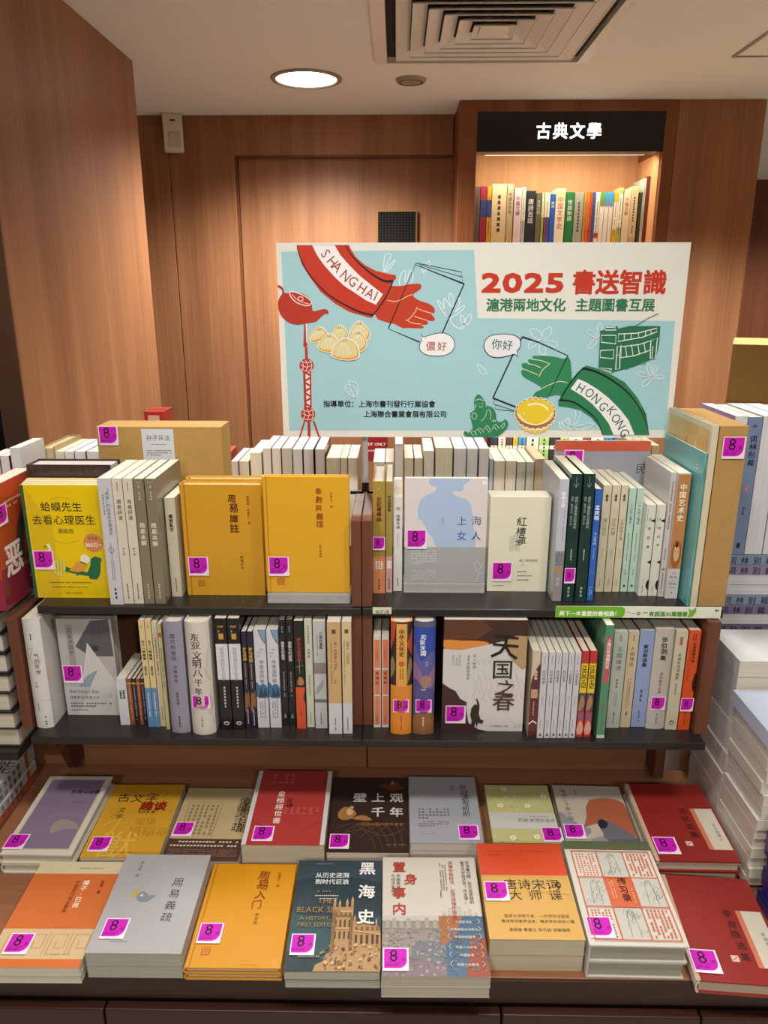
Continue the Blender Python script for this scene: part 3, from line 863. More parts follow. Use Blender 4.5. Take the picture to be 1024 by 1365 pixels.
# teapot
P.poly([(30, 390), (48, 385), (80, 410), (92, 450), (130, 450), (150, 440), (240, 455), (300, 490), (325, 545), (335, 605), (395, 595), (440, 588), (465, 605), (465, 632), (440, 628), (400, 660), (360, 695), (300, 708), (200, 722), (120, 700), (60, 640), (35, 560), (45, 500), (72, 455), (65, 420), (40, 405)], '#b23420', 4)
P.line([(135, 448), (150, 490), (200, 535), (270, 558), (312, 552), (318, 520), (270, 480), (200, 450), (150, 440)], 9, '#e8d8d4', True, 4)
P.line([(155, 462), (190, 500), (240, 528), (300, 545)], 5, '#e8d8d4', smooth=4)
P.line([(215, 485), (245, 488), (248, 512), (225, 520), (208, 500)], 6, '#e8d8d4', True, 3)
# dumplings
def bun(pts, folds, sh=None):
    cx = sum(p[0] for p in pts) / len(pts); cy = sum(p[1] for p in pts) / len(pts)
    P.poly([(cx + (x - cx) * 1.1, cy + (y - cy) * 1.1) for x, y in pts], '#ecebe2', 5)
    P.poly(pts, '#e29a2a', 5)
    P.poly([(cx + (x - cx) * .95 - 6, cy + (y - cy) * .9 - 9) for x, y in pts], '#d9cd98', 5)
    top = min(pts, key=lambda p: p[1])
    for i in range(6):
        k = (i - 2.5) / 2.5
        P.line([(top[0] + k * 12, top[1] + 34), (top[0] + k * 42, (top[1] + cy) / 2 + 24), (cx + k * 62, cy + 28)], 4, '#eee8cc', smooth=3)
    P.line([(top[0] - 12, top[1] + 14), (top[0] - 4, top[1] + 28)], 6, '#3f7a3a').line([(top[0] + 14, top[1] + 12), (top[0] + 8, top[1] + 28)], 6, '#3f7a3a')
bun([(310, 830), (330, 780), (385, 742), (430, 760), (450, 800), (400, 850), (350, 872), (318, 862)], 4)
bun([(500, 800), (520, 755), (560, 728), (600, 745), (630, 790), (625, 830), (560, 858), (515, 850)], 4)
bun([(655, 790), (680, 730), (730, 694), (775, 725), (815, 780), (812, 835), (770, 850), (700, 830)], 4)
bun([(378, 915), (400, 860), (470, 800), (530, 840), (548, 880), (520, 930), (480, 958), (420, 945)], 4)
bun([(640, 880), (670, 810), (720, 775), (770, 820), (790, 890), (760, 940), (700, 945), (655, 920)], 4)
bun([(500, 960), (520, 900), (600, 840), (690, 880), (722, 950), (715, 1000), (650, 1020), (560, 1012), (505, 990)], 4)
layers.append((P, 0))
# --- open red hand, the drawn book, speech bubble
P = bp(T2, 7.3); P.layer = 4
W_ = '#e6eef0'
for fl in ([(85, 240), (90, 110), (110, 65), (160, 68), (120, 150), (90, 235), (160, 150), (200, 120), (150, 200), (100, 240)],
           [(240, 370), (240, 300), (270, 235), (300, 235), (290, 320), (310, 330), (335, 230), (365, 235), (370, 300), (350, 350)],
           [(455, 210), (500, 205), (480, 240), (455, 275), (470, 240), (455, 210)], [(500, 160), (530, 130), (540, 165), (510, 190)],
           [(700, 670), (640, 590), (608, 515), (660, 560), (680, 620), (670, 500), (700, 520), (740, 580), (720, 480), (745, 445), (765, 520), (760, 580), (820, 490), (820, 560), (780, 630), (860, 565), (870, 590), (800, 650), (720, 690)],
           [(730, 690), (760, 750), (840, 795), (880, 760), (840, 720), (835, 660), (870, 680), (870, 740), (890, 690), (930, 645), (935, 700), (900, 755), (860, 740)]):
    P.line(fl, 8, W_, smooth=4)
P.poly([(0, 360), (160, 372), (250, 375), (330, 358), (430, 352), (452, 375), (440, 410), (370, 462), (430, 515), (520, 545), (570, 580), (585, 620), (570, 645), (545, 645), (580, 685), (578, 712), (555, 716), (505, 712), (518, 735), (500, 752), (450, 755), (474, 772), (460, 788), (330, 785), (260, 782), (190, 745), (100, 725), (0, 655)], '#bf3a1e', 3)
for l in ([(120, 515), (200, 525), (260, 505), (330, 468), (365, 458)], [(408, 578), (395, 620), (340, 690), (298, 713)], [(415, 592), (480, 620), (570, 645)], [(385, 668), (440, 690), (510, 710)], [(318, 713), (370, 738), (450, 745)]):
    P.line(l, 7, '#e9c9a4', smooth=4)
P.line([(400, 150), (130, 790)], 4, BLK, w2=12); P.line([(130, 792), (435, 922)], 4, BLK, w2=14); P.line([(390, 165), (870, 355)], 6, BLK, w2=15)
P.line([(870, 352), (655, 835)], 12, BLK); P.line([(400, 150), (845, 238), (838, 280)], 6, BLK); P.line([(430, 165), (858, 290), (848, 340)], 5, BLK)
bub = [(470, 880), (520, 860), (590, 838), (680, 835), (745, 870), (778, 930), (760, 1000), (700, 1045), (600, 1058), (500, 1045), (440, 1000), (435, 950)]
P.poly(bub, '#ecebec', 4); P.line(bub, 7, BLK, True, 4); P.poly([(448, 838), (462, 866), (520, 866), (480, 905), (455, 900), (462, 880)], '#ecebec'); P.line([(448, 838), (462, 868), (500, 872)], 6, BLK)
P.h('儂好', 495, 995, 104, '#b03a24', .006, sp=1.1, cal=True)
layers.append((P, 0))
# --- broadcasting tower, flower
P = bp(T3, 6.4); P.layer = 30
TR_ = '#b03222'
P.line([(268, -200), (275, -60), (272, 110)], 4, '#f0e0dc', w2=26); P.line([(266, -170), (266, 110)], 4, TR_, w2=24)
P.ell(273, 125, 22, 22, TR_).line([(285, 110), (296, 125), (280, 138)], 6, '#e8dcd8', smooth=3)
P.line([(276, 140), (280, 250)], 22, TR_)
P.poly([(250, 340), (325, 340), (328, 680), (262, 680)], '#d8dfe0')
P.line([(260, 340), (272, 690)], 20, TR_).line([(314, 340), (318, 690)], 14, TR_)
for i, y in enumerate(range(360, 680, 44)):
    P.line([(266, y + 30), (316, y)] if i % 2 else [(266, y), (316, y + 30)], 16, TR_)
for cx, cy in ((280, 303), (293, 718)):
    P.ell(cx, cy, 61, 61, TR_)
    for k in (-.6, 0, .6): P.line([(cx - 50, cy + k * 60 - 8), (cx, cy + k * 60 + 12), (cx + 50, cy + k * 60 - 4)], 6, '#e6c8c4', smooth=3).line([(cx + k * 60 - 8, cy - 48), (cx + k * 60 + 10, cy), (cx + k * 60 - 6, cy + 48)], 6, '#e6c8c4', smooth=3)
P.line([(265, 770), (222, 912)], 12, TR_).line([(300, 775), (302, 905)], 24, TR_).line([(340, 775), (388, 912)], 15, TR_)
for fl in ([(700, 575), (640, 550), (612, 500), (625, 460), (650, 480), (640, 420), (672, 455), (685, 440), (720, 480), (718, 540), (700, 575), (660, 520), (655, 470), (700, 500), (712, 550)],):
    P.line(fl, 6, W_, smooth=3)
layers.append((P, 0))
# --- greeting, drawn book, green hand, tart, seated figure
P = bp(T4, 6.8); P.layer = 30
for fl in ([(178, 375), (210, 460), (258, 465), (245, 420), (185, 375)], [(760, 160), (690, 130), (660, 60), (740, 70), (770, 130), (780, 80), (850, 40), (845, 110), (790, 160), (905, 180), (890, 225), (800, 190), (800, 290), (745, 270), (745, 190), (650, 240), (660, 180), (760, 160)],
           [(0, 60), (60, 30), (110, 0)], [(920, 910), (1000, 960), (1020, 880), (960, 900), (930, 970)]):
    P.line(fl, 7, W_, smooth=3)
P.poly([(1030, 350), (960, 330), (860, 308), (700, 302), (684, 318), (700, 335), (650, 335), (643, 355), (660, 372), (600, 368), (583, 388), (600, 415), (640, 430), (590, 430), (580, 460), (610, 500), (700, 550), (770, 600), (715, 630), (690, 665), (700, 690), (800, 682), (920, 660), (1030, 720)], '#2f8458', 3)
for l in ([(680, 335), (760, 345), (830, 370)], [(845, 370), (780, 425), (738, 495)], [(640, 375), (700, 385), (760, 412)], [(610, 425), (670, 450), (730, 475)], [(775, 595), (850, 560), (930, 535), (1000, 548)]):
    P.line(l, 7, '#d6dcae', smooth=4)
P.line([(590, 130), (740, 180), (1005, 300)], 15, BLK, w2=6); P.line([(1005, 298), (815, 695)], 10, BLK, w2=5); P.line([(590, 130), (570, 165)], 12, BLK); P.line([(505, 290), (322, 685)], 12, BLK)
P.line([(320, 685), (540, 772)], 14, BLK); P.line([(338, 695), (325, 740), (520, 800)], 5, BLK); P.line([(350, 745), (340, 785), (520, 808)], 5, BLK)
bub = [(520, 285), (430, 310), (360, 318), (290, 300), (245, 240), (245, 180), (290, 125), (380, 105), (480, 108), (545, 130), (575, 175), (570, 220), (540, 262)]
P.poly(bub, '#e6e4ea', 4); P.line(bub[::-1], 7, BLK, True, 4); P.poly([(500, 285), (545, 260), (550, 310), (530, 298)], '#e6e4ea'); P.line([(500, 285), (530, 292), (550, 312), (543, 262)], 6, BLK)
P.h('你好', 308, 238, 92, '#2c7450', .008, sp=1.08, cal=True)
n = 44; cx, cy = 708, 812
P.poly([(cx + (172 if k % 2 else 158) * math.cos(2 * math.pi * k / n), cy + 56 + (150 if k % 2 else 134) * math.sin(2 * math.pi * k / n)) for k in range(n)], '#e2c860')
P.poly([(cx + (196 if k % 2 else 184) * math.cos(2 * math.pi * k / n), cy + 16 + (158 if k % 2 else 144) * math.sin(2 * math.pi * k / n)) for k in range(n)], '#f0ece4')
P.poly([(cx + (190 if k % 2 else 178) * math.cos(2 * math.pi * k / n), cy + 14 + (146 if k % 2 else 134) * math.sin(2 * math.pi * k / n)) for k in range(n)], '#a8622a')
P.ell(cx, cy, 172, 120, '#e8d488', 40).ell(cx, cy - 4, 166, 112, '#e8c82c', 40)
P.line([(555, 830), (620, 905), (720, 930), (810, 890), (865, 820)], 12, '#f4efd8', smooth=4); P.line([(640, 750), (720, 738), (790, 760), (825, 800)], 16, '#f4efd8', smooth=4); P.line([(605, 818), (610, 835)], 10, '#f4efd8')
for k in range(26):
    a = .1 + k / 25 * 2.9; P.ell(cx + 180 * math.cos(a), cy + 14 + 132 * math.sin(a), 4, 4, '#e8c890', 8)
GB = '#2c8257'
P.poly([(62, 985), (90, 992), (140, 960), (120, 870), (118, 820), (160, 790), (150, 740), (160, 680), (190, 652), (225, 680), (255, 730), (270, 755), (320, 775), (350, 830), (355, 890), (400, 905), (430, 880), (455, 900), (455, 950), (400, 1010), (330, 1038), (80, 1036)], GB, 2)
for l in ([(160, 710), (195, 695), (240, 712)], [(170, 770), (160, 740)], [(258, 740), (262, 765)], [(270, 790), (250, 860), (215, 895)], [(285, 785), (305, 830), (295, 880)], [(140, 818), (175, 840), (160, 880), (130, 860), (140, 818)], [(195, 760), (215, 770), (228, 758)], [(180, 738), (195, 742)], [(215, 735), (232, 735)],
          [(90, 1010), (110, 990), (145, 1028)], [(120, 990), (150, 985), (175, 1025)], [(165, 985), (205, 960), (240, 1000)], [(190, 975), (215, 1010)], [(240, 975), (270, 935), (305, 990)], [(262, 960), (290, 1000)], [(315, 970), (345, 925), (380, 965)], [(335, 950), (355, 978)], [(390, 950), (425, 910), (420, 950), (395, 960)], [(310, 895), (330, 885), (345, 895), (320, 905)]):
    P.line(l, 5, '#cfe2d6', smooth=3)
layers.append((P, 0))
# --- green sleeve HONGKONG, tram, flowers
P = bp(T5, 6.0); P.layer = 60
for fl in ([(330, 240), (270, 220), (258, 185), (310, 190), (335, 230), (340, 160), (360, 125), (375, 160), (350, 230), (290, 270), (262, 330), (300, 320), (345, 260)],
           [(765, 550), (740, 500), (738, 450), (770, 470), (775, 540), (800, 480), (820, 470), (815, 510), (780, 550), (865, 540), (860, 575), (790, 565), (740, 620), (705, 638), (705, 600), (755, 560), (690, 555), (660, 530), (680, 515), (755, 545)],
           [(160, 820), (165, 870), (150, 950), (180, 980), (260, 970), (315, 930), (250, 935), (170, 950), (100, 930), (85, 900), (110, 880), (100, 920)], [(210, 820), (195, 880), (160, 940)], [(30, 930), (50, 910), (80, 960), (150, 975), (60, 980), (30, 940)]):
    P.line(fl, 6, W_, smooth=3)
P.poly([(25, 745), (45, 720), (100, 620), (180, 520), (225, 480), (250, 465), (310, 480), (430, 525), (560, 600), (660, 720), (730, 850), (752, 1022), (382, 1022), (360, 960), (290, 880), (200, 820), (110, 800), (28, 790)], '#2b7c52')
P.line([(752, 1022), (735, 900), (700, 800)], 5, BLK)
P.poly([(185, 572), (250, 600), (340, 655), (430, 725), (520, 815), (590, 905), (638, 1022), (470, 1022), (430, 930), (370, 850), (300, 775), (220, 710), (125, 652)], WHT)
P.line([(218, 488), (300, 505), (420, 560), (560, 660), (640, 750), (700, 850), (740, 960)], 20, BLK, smooth=4, w2=5)
P.line([(38, 745), (80, 745), (160, 765), (270, 840), (340, 910), (382, 1020)], 20, BLK, smooth=4, w2=5)
P.line([(222, 488), (150, 570), (80, 670), (38, 745)], 11, BLK, smooth=4)
for ch, x, y, r in zip('HONGKONG', [158, 226, 282, 338, 408, 440, 478, 512], [660, 690, 735, 795, 825, 880, 930, 992], [-30, -38, -42, -46, -50, -55, -59, -63]):
    a = T5(x, y); P.layer += 1; P.glyph(ch, a[0], a[1], 108 * P.W, '#1e5a40', False, math.radians(r), .86)
TG = '#256e4a'
P.poly([(362, 185), (400, 178), (405, 152), (500, 152), (505, 168), (590, 150), (700, 148), (845, 150), (835, 290), (808, 410), (760, 420), (640, 470), (455, 520), (348, 485)], TG)
for q in ([(370, 222), (488, 222), (486, 290), (372, 278)], [(362, 345), (472, 338), (466, 410), (362, 400)], [(352, 480), (455, 495), (450, 518)], [(402, 180), (410, 158), (480, 158), (492, 180)],
          [(508, 212), (660, 205), (818, 165), (815, 195), (700, 238), (505, 272)], [(530, 315), (680, 295), (768, 265), (765, 340), (640, 385), (528, 402)], [(498, 315), (528, 305), (520, 378), (495, 382)], [(492, 385), (520, 382), (518, 490), (486, 498)], [(768, 265), (822, 240), (805, 405), (762, 412)]):
    P.line(q, 8, '#dfe6e0', True)
for x in (555, 610, 670, 725, 770): P.line([(x, 210 - (x - 555) * .12), (x, 258 - (x - 555) * .2)], 6, '#dfe6e0')
for x in (570, 620, 670, 720): P.line([(x - 8, 305 - (x - 570) * .15), (x + 6, 395 - (x - 570) * .2)], 6, '#dfe6e0')
P.line([(785, 310), (775, 408)], 6, '#dfe6e0'); P.line([(560, 488), (580, 495), (595, 480)], 5, TG); P.line([(700, 450), (720, 455), (728, 435)], 5, TG)
P.line([(585, 152), (640, 150), (740, 88), (828, 46)], 5, '#1f3a34')
layers.append((P, 0))
names = ['banner_lettering', 'red_sleeve_print', 'red_hand_print', 'tower_print', 'green_hand_print', 'green_sleeve_print']
for (P, o), nm in zip(layers, names):
    P.build(nm, bn, lambda x, y, z: (x, .0004 - z * .5, y))
# pole and clamp
ps_ = thing('banner_pole', 'grey steel pole with black foot holding the banner behind the divider', 'pole', (on_y(487, 620, 1.432).x, 1.435, Z_UP + .0005))
MB().tube((0, 0, .004), (0, 0, .30), .0055, mat('#a2a5a6', 'plastic'), 16).build('tube', ps_, smooth=False)
MB().tube((0, 0, .148), (0, 0, .166), .0075, BLACK, 16).box(-.03, -.004, .142, .03, .004, .148, BLACK).build('collar', ps_)
MB().box(-.02, -.022, 0, .02, .045, .004, BLACK).build('foot_plate', ps_)

# ================================================================== upper shelf, left bay
K = '#1c1a18'
RU = 'books standing on the upper shelf'
def col3(P, title, c=K, top=.9, size=.62, bold=False, foot=True, fc=None, step=1.12):
    P.t(title, .5, top, size, c, bold, step)
    if foot: P.fine(.36, .05, .64, .16, 1, fc or c, True)
def redspine(P):
    P.r(0, 0, 1, .26, '#8e1f3c'); P.r(0, .26, 1, 1, '#b9371f')
    P.t('恶人', .5, .45, .62, '#efe6dc', True); P.fine(.3, .6, .7, .9, 1, '#e2b8a0', True); P.fine(.3, .06, .7, .22, 1, '#e8c8c8', True)
def redfront(P):
    P.r(0, 0, 1, 1, '#a8421c')
    P.poly([(0, 1), (1, 1), (1, .8), (.4, .86), (0, .93)], '#c04a22')
    P.poly([(.98, .86), (.7, .76), (.48, .62), (.4, .45), (.42, .3), (.55, .3), (.58, .45), (.68, .58), (.98, .66)], '#3c3226', 3)
    P.poly([(0, 0), (1, 0), (1, .2), (.6, .24), (.3, .3), (0, .34)], '#7c1838'); P.poly([(.55, .3), (.8, .25), (1, .24), (1, .5), (.75, .42)], '#5c1c30', 2)
    P.t('恶', .3, .52, .42, '#ece6e0', True); P.fine(.25, .78, .8, .86, 2, '#e8b090'); P.fine(.2, .3, .5, .33, 1, '#e0c8c0'); P.fine(.55, .12, .9, .19, 2, '#d8b0b8')
spine_book('ul', 'red and orange paperback with white title character and magenta sticker, right of a red pair', -14, 10.5, 814, 652, '#a8421c', spine='#b9371f', depth=.15, front=redfront, stick=(.04, .68, .035), spinef=redspine)
_last['ul2'] = _last['ul'] - .06
_last['ul'] = -.62
def toad(P):
    P.r(0, 0, 1, 1, '#e6c400'); P.r(0, 0, .045, 1, '#1d5a3c')
    P.poly([(.06, 0), (.36, 0), (.36, .62), (.06, .98)], '#d6b40c')
    P.h('蛤蟆先生', .5, .78, .135, K, .006, 'c'); P.h('去看心理医生', .515, .665, .135, K, .006, 'c', sp=1.02); P.h('漫画版', .52, .585, .072, K, False, 'c')
    P.line([(.35, .87), (.5, .895), (.68, .87)], .004, '#a08c20', smooth=4).line([(.35, .52), (.5, .495), (.68, .52)], .004, '#a08c20', smooth=4)
    P.ell(.86, .50, .125, .082, '#d08a50').h('宝宝版', .86, .53, .045, '#5a3010', False, 'c').h('300万+', .86, .465, .07, '#f4e6d0', True, 'c')
    P.poly([(.43, .245), (.47, .285), (.55, .265), (.74, .235), (.79, .30), (.80, .355), (.86, .38), (.94, .365), (.945, .34), (.925, .32), (.915, .245), (.89, .20), (.85, .17), (.76, .175), (.755, .20), (.62, .215), (.60, .20), (.585, .22)], '#1c6a44'); P.line([(.79, .30), (.80, .24), (.76, .2)], .006, '#0e4a2e')
    P.poly([(.50, .25), (.56, .285), (.60, .325), (.68, .34), (.76, .30), (.70, .25), (.62, .235)], '#d8983a').poly([(.66, .345), (.68, .385), (.73, .40), (.79, .375), (.80, .34), (.75, .315), (.69, .32)], '#e8e4d2').line([(.67, .33), (.74, .31)], .015, '#2a2a20')
    P.poly([(.25, .38), (.3, .42), (.29, .49), (.24, .48), (.27, .45), (.2, .36), (.16, .33)], '#e4e0d0', 2).line([(.24, .47), (.21, .46)], .01, K)
    P.poly([(.3, .22), (.33, .34), (.40, .34), (.46, .33), (.43, .2)], '#d9c64c', 2).line([(.34, .22), (.35, .33)], .006, '#8a7a20').line([(.42, .22), (.42, .32)], .006, '#8a7a20').line([(.38, .24), (.39, .35)], .006, '#8a7a20')
    P.fine(.2, .135, .78, .15, 1, '#5a5010').fine(.25, .095, .72, .11, 1, '#5a5010').fine(.42, .04, .65, .055, 1, '#5a5010')
_, (ax, aY, az, aW, aH) = face_book('yellow comic edition paperback with toad on green sofa, foremost of its row', 47, 147, 797, 646.5, '#e6c400', T=.011, front=toad, stick=(.06, .26, .036), group='yellow comic books', spine='#1d5a3c')
for i in range(3):
    book(['second yellow comic book, directly behind the toad cover', 'third yellow comic book behind the toad cover', 'rearmost yellow comic book behind the toad cover'][i], aW, aH + .0005 * i, .011,
         M_cols((ax - .002 * (i + 1), aY + .0118 * (i + 2) - .0002, Z_UP + .0004), (1, 0, 0), (0, 0, 1), (0, -1, 0)), '#e6c400', spine='#efeadc', group='yellow comic books')
# dark thick volume standing behind them
book('dark brown thick wrapped volume with pale top edge, behind the yellow comics', .15, .232, .05, M_cols((ax - .01, aY + .102, Z_UP + .0004), (1, 0, 0), (0, 0, 1), (0, -1, 0)), '#3a2a28', pages='#cdc3c2', hard=True, group=RU)

def s_orig(P): P.r(0, 0, 1, 1, '#c3c0c6'); P.t('《周易》的起源及早期演变', .62, .93, .30, K, False, 1.02); P.fine(.2, .72, .4, .9, 1, '#6a6870', True); P.line([(.3, .44), (.5, .47), (.7, .44), (.5, .42)], .04, '#55525c', True, 3).line([(.5, .36), (.5, .5)], .03, '#55525c'); P.fine(.35, .2, .65, .36, 2, '#807c84', True); P.fine(.36, .04, .64, .14, 1, K, True)
spine_book('ul', 'light grey lilac paperback with round emblem, right of the yellow comics', 147.5, 165.3, 806, 638, '#c3c0c6', spinef=s_orig, group=RU)
for i, (a, b, w) in enumerate(((165.8, 179, 'left'), (179.5, 192.3, 'right'))):
    spine_book('ul', w + ' one of two cream paperbacks with black vertical title beside the grey lilac one', a, b, 805, 638, '#cfc6b4', group='cream paperbacks on upper shelf',
               spinef=lambda P: (P.t('周易研读', .5, .84, .52, K, False, 1.12), P.fine(.4, .90, .6, .97, 1, '#6a6458', True), P.t('舒大刚', .5, .46, .26, K, False, 1.2), P.fine(.36, .04, .64, .17, 1, '#5a5448', True)))
for i, (a, b, w) in enumerate(((193, 206.5, 'left'), (207.5, 221.5, 'right'))):
    spine_book('ul', w + ' one of two olive grey paperbacks with pale vertical title', a, b, 805, 638.5, '#7d745e', group='olive grey paperbacks on upper shelf', depth=.15,
               spinef=lambda P: (P.t('周易本解', .5, .66, .56, '#d6cfba', True, 1.1), P.fine(.34, .83, .66, .95, 1, '#b8b09a', True), P.line([(.2, .985), (.5, .96), (.8, .985)], .03, '#c8c0a8'), P.fine(.36, .04, .64, .17, 1, '#c8c0a8', True)))
spine_book('ul', 'slim cream booklet with brown title, just left of the golden hardcovers', 229.5, 243.5, 795.5, 664, '#c2b9a2', group=RU, depth=.13, spinef=lambda P: (P.t('暴君亂世', .5, .84, .42, '#3a2418', True, 1.05), P.t('上 下', .5, .6, .2, '#6a4a38'), P.fine(.36, .05, .62, .2, 1, '#6a5a48', True)))
GOLD = '#ca9420'
def seal(P, u, v, w):
    h = w * P.W / P.H; P.r(u, v, u + w, v + h, '#b4561c')
    for a in (.2, .5, .8): P.line([(u + .12 * w, v + h * a), (u + w * .88, v + h * a)], w * .07, '#d89a3c').line([(u + w * a, v + h * .12), (u + w * a, v + h * .88)], w * .07, '#d89a3c')
def gold1(P): P.line([(.075, 0), (.075, 1)], .02, '#b07408'); P.t('周易譯註', .655, .925, .115, '#4a1810', .012, 1.13, cal=True); P.t('黄壽祺 張善文 撰', .84, .905, .036, '#6a3a18', False, 1.15); P.t('新修訂本', .73, .37, .043, '#3a1a10', False, 1.1); seal(P, .165, .085, .08)
_, gg = face_book('golden yellow hardcover with brown calligraphy, left of two behind a divider', 248.5, 354, 793.5, 646, GOLD, T=.024, hard=True, rnd=.004, front=gold1, stick=(.06, .185, .036), group='golden yellow hardcovers', spine='#c4820c')
book('golden yellow hardcover standing right behind the left golden one', gg[3], gg[4] + .004, .024, M_cols((gg[0] - .001 + .006, gg[1] + .0495, Z_UP + .0004), (1, 0, 0), (0, 0, 1), (0, -1, 0)), GOLD, hard=True, rnd=.004, group='golden yellow hardcovers')
def gold2(P): P.line([(.055, 0), (.055, 1)], .012, '#b8800c'); P.t('象數與義理', .655, .915, .088, '#8a3418', .006, 1.14, cal=True); P.t('張善文 撰', .80, .875, .034, '#8a5a20', False, 1.15); P.t('重訂增補版', .66, .425, .03, '#6a3a18', False, 1.1); seal(P, .14, .07, .085)
Yl, zl = LEDGE1
a = on_y(357.5, 790, Yl + .022); b = on_y(467.5, 790, Yl + .022); t_ = on_y(357.5, 632, Yl + .022)
book('golden yellow hardcover with thin brown calligraphy standing on the acrylic ledge', b.x - a.x, t_.z - zl - .001, .018, M_cols((a.x, Yl + .0225, zl + .0006), (1, 0, 0), (0, 0, 1), (0, -1, 0)), '#d8a222', hard=True, rnd=.003, front=gold2, stick=(.045, .15, .036), group='golden yellow hardcovers')

# ---- right bay
_last['ur'] = XD1
def shiji(P): P.r(0, 0, 1, .335, '#d98b5c'); P.t('史記菁華錄', .5, .87, .42, '#6a2a1c', True, 1.05); P.r(.2, .225, .8, .295, '#eedccc'); P.fine(.28, .23, .72, .29, 2, '#b0603c', True); P.fine(.38, .03, .62, .13, 1, '#5a3020', True); P.line([(.5, .93), (.5, .95)], .06, '#d8c890')
spine_book('ur', 'olive gold and salmon spined hardcover with magenta sticker beside the divider', 496.8, 513.6, 791, 642, '#a48a3c', spinef=shiji, hard=True, spstick=(.40, .0215, .025), group=RU, depth=.135)
spine_book('ur', 'slim olive gold and pink spined book right of the stickered gold one', 514.3, 523.2, 790, 642, '#a08a44', group=RU, depth=.135,
           spinef=lambda P: (P.r(0, 0, 1, .335, '#d0a49c'), P.t('李白詩詞集', .5, .88, .5, '#4a4020', True, 1.05), P.r(.15, .225, .85, .295, '#f0e0dc'), P.fine(.3, .03, .7, .13, 1, '#5a3030', True)))
spine_book('ur', 'slim white paperback left of the pale blue silhouette book', 524.2, 536, 788, 662.5, '#d9d6d2', group=RU, spinef=lambda P: (P.t('梅', .5, .90, .5, '#b45a50'), P.t('梅蘭芳傳', .5, .82, .42, '#4a4a50', False, 1.1), P.fine(.4, .48, .6, .62, 1, '#8a8a8a', True), P.fine(.36, .05, .64, .15, 1, '#6a6a6a', True)))
def women(P):
    P.r(0, .345, 1, 1, '#d9d2d2'); P.r(0, 0, 1, .345, '#a4a7a8')
    P.poly([(.30, 1), (.285, .96), (.32, .93), (.37, .925), (.38, .90), (.36, .875), (.28, .85), (.20, .81), (.165, .76), (.155, .68), (.165, .62), (.21, .60), (.25, .55), (.28, .49), (.33, .45), (.36, .40), (.39, .345), (.87, .345), (.87, .45), (.84, .56), (.82, .68), (.80, .76), (.74, .81), (.64, .825), (.585, .85), (.57, .865), (.6, .885), (.67, .875), (.71, .90), (.70, .93), (.78, .985), (.8, 1)], '#a9bfdc', 1)
    P.h('上', .635, .565, .125, '#3c4c6c').h('海', .81, .565, .13, '#3c4c6c').h('女', .635, .42, .13, '#2c4c8c').h('人', .81, .42, .13, '#2c4c8c')
    P.fine(.455, .56, .475, .64, 1, '#6a7a96', True); P.fine(.08, .17, .40, .32, 6, '#c8cccc').fine(.08, .02, .40, .12, 6, '#c2c6c6')
    for q in ([(.93, .08), (.88, .16), (.86, .19), (.92, .2), (.95, .15), (.98, .2), (.93, .12)], [(.90, .0), (.93, .08), (.98, .1)]): P.line(q, .006, '#d4d6d4', smooth=3)
    P.poly([(.93, .985), (.935, .93), (.955, .955), (.975, .93), (.98, .985), (.96, .97)], '#f2f0f0')
Yl, zl = LEDGE2
a = on_y(539, 776, Yl + .012); b = on_y(645, 776, Yl + .012); t_ = on_y(540, 636.5, Yl + .012)
book('pale blue and grey paperback with woman silhouette standing on an acrylic ledge', b.x - a.x, t_.z - zl, .011, M_cols((a.x, Yl + .0155, zl + .0006), (1, 0, 0), (0, 0, 1), (0, -1, 0)), '#d9d2d2', front=women, stick=(.025, .33, .036), group=RU)
def dream(P):
    P.t('紅樓夢', .52, .80, .17, K, .004, 1.0, cal=True); P.fine(.34, .43, .52, .60, 5, '#bcc0ae', True, .8).poly([(.34, .56), (.43, .63), (.52, .56)], '#c4c6b4')
    P.h('脂乙本明清版', .52, .325, .052, '#7a7460'); P.h('（上）', .52, .28, .04, '#7a7460'); P.fine(.5, .205, .66, .23, 1, '#7a7460'); P.fine(.5, .16, .82, .185, 1, '#7a7460'); P.fine(.5, .115, .7, .14, 1, '#7a7460'); P.fine(.08, .055, .28, .07, 1, '#7a7460')
_, dd = face_book('thick cream boxed novel with black calligraphy and magenta sticker', 649, 727.5, 788.5, 662.5, '#dedac2', T=.045, front=dream, stick=(.07, .115, .037), group=RU)
_last['ur'] = dd[0] + dd[3] + .001
spine_book('ur', 'pale lilac glossy paperback with arcade drawing, left of the dark green pair', 735.5, 748, 801, 639, '#aeb0b8', depth=.15, group=RU,
           spinef=lambda P: (P.r(0, 0, 1, 1, '#b9bcc8'), P.t('繁華之秘', .5, .9, .42, '#eceef2', True, 1.05), P.fine(.6, .5, .78, .78, 1, '#7a7a88', True), P.r(0, .28, 1, .42, '#8a8a94'), P.fine(.05, .3, .95, .41, 5, '#3a3a44', True), P.r(0, .24, 1, .28, '#a8845c'), P.r(0, 0, 1, .24, '#8e8c8a'), P.t('百年', .5, .2, .5, '#ccc4c0')))
def dgreen(P): P.r(0, 0, 1, 1, '#14332e'); P.t('近代上海百货公司研究', .62, .83, .30, '#c6d2cc', False, 1.03); P.t('建筑、都市空间、城市文化', .25, .83, .22, '#a8bab4', False, 1.05); P.line([(.3, .93), (.5, .9), (.7, .93)], .03, '#9ab0a8', smooth=3); P.line([(.5, .9), (.5, .98)], .03, '#9ab0a8'); P.fine(.4, .33, .6, .42, 1, '#c6d2cc', True); P.fine(.3, .03, .7, .12, 1, '#9ab0a8', True)
spine_book('ur', 'dark green paperback with magenta sticker near its foot, left of a pair', 749.3, 764, 801.5, 632, '#14332e', spinef=dgreen, spstick=(.15, .0185, .029), depth=.15, group='dark green paperbacks')
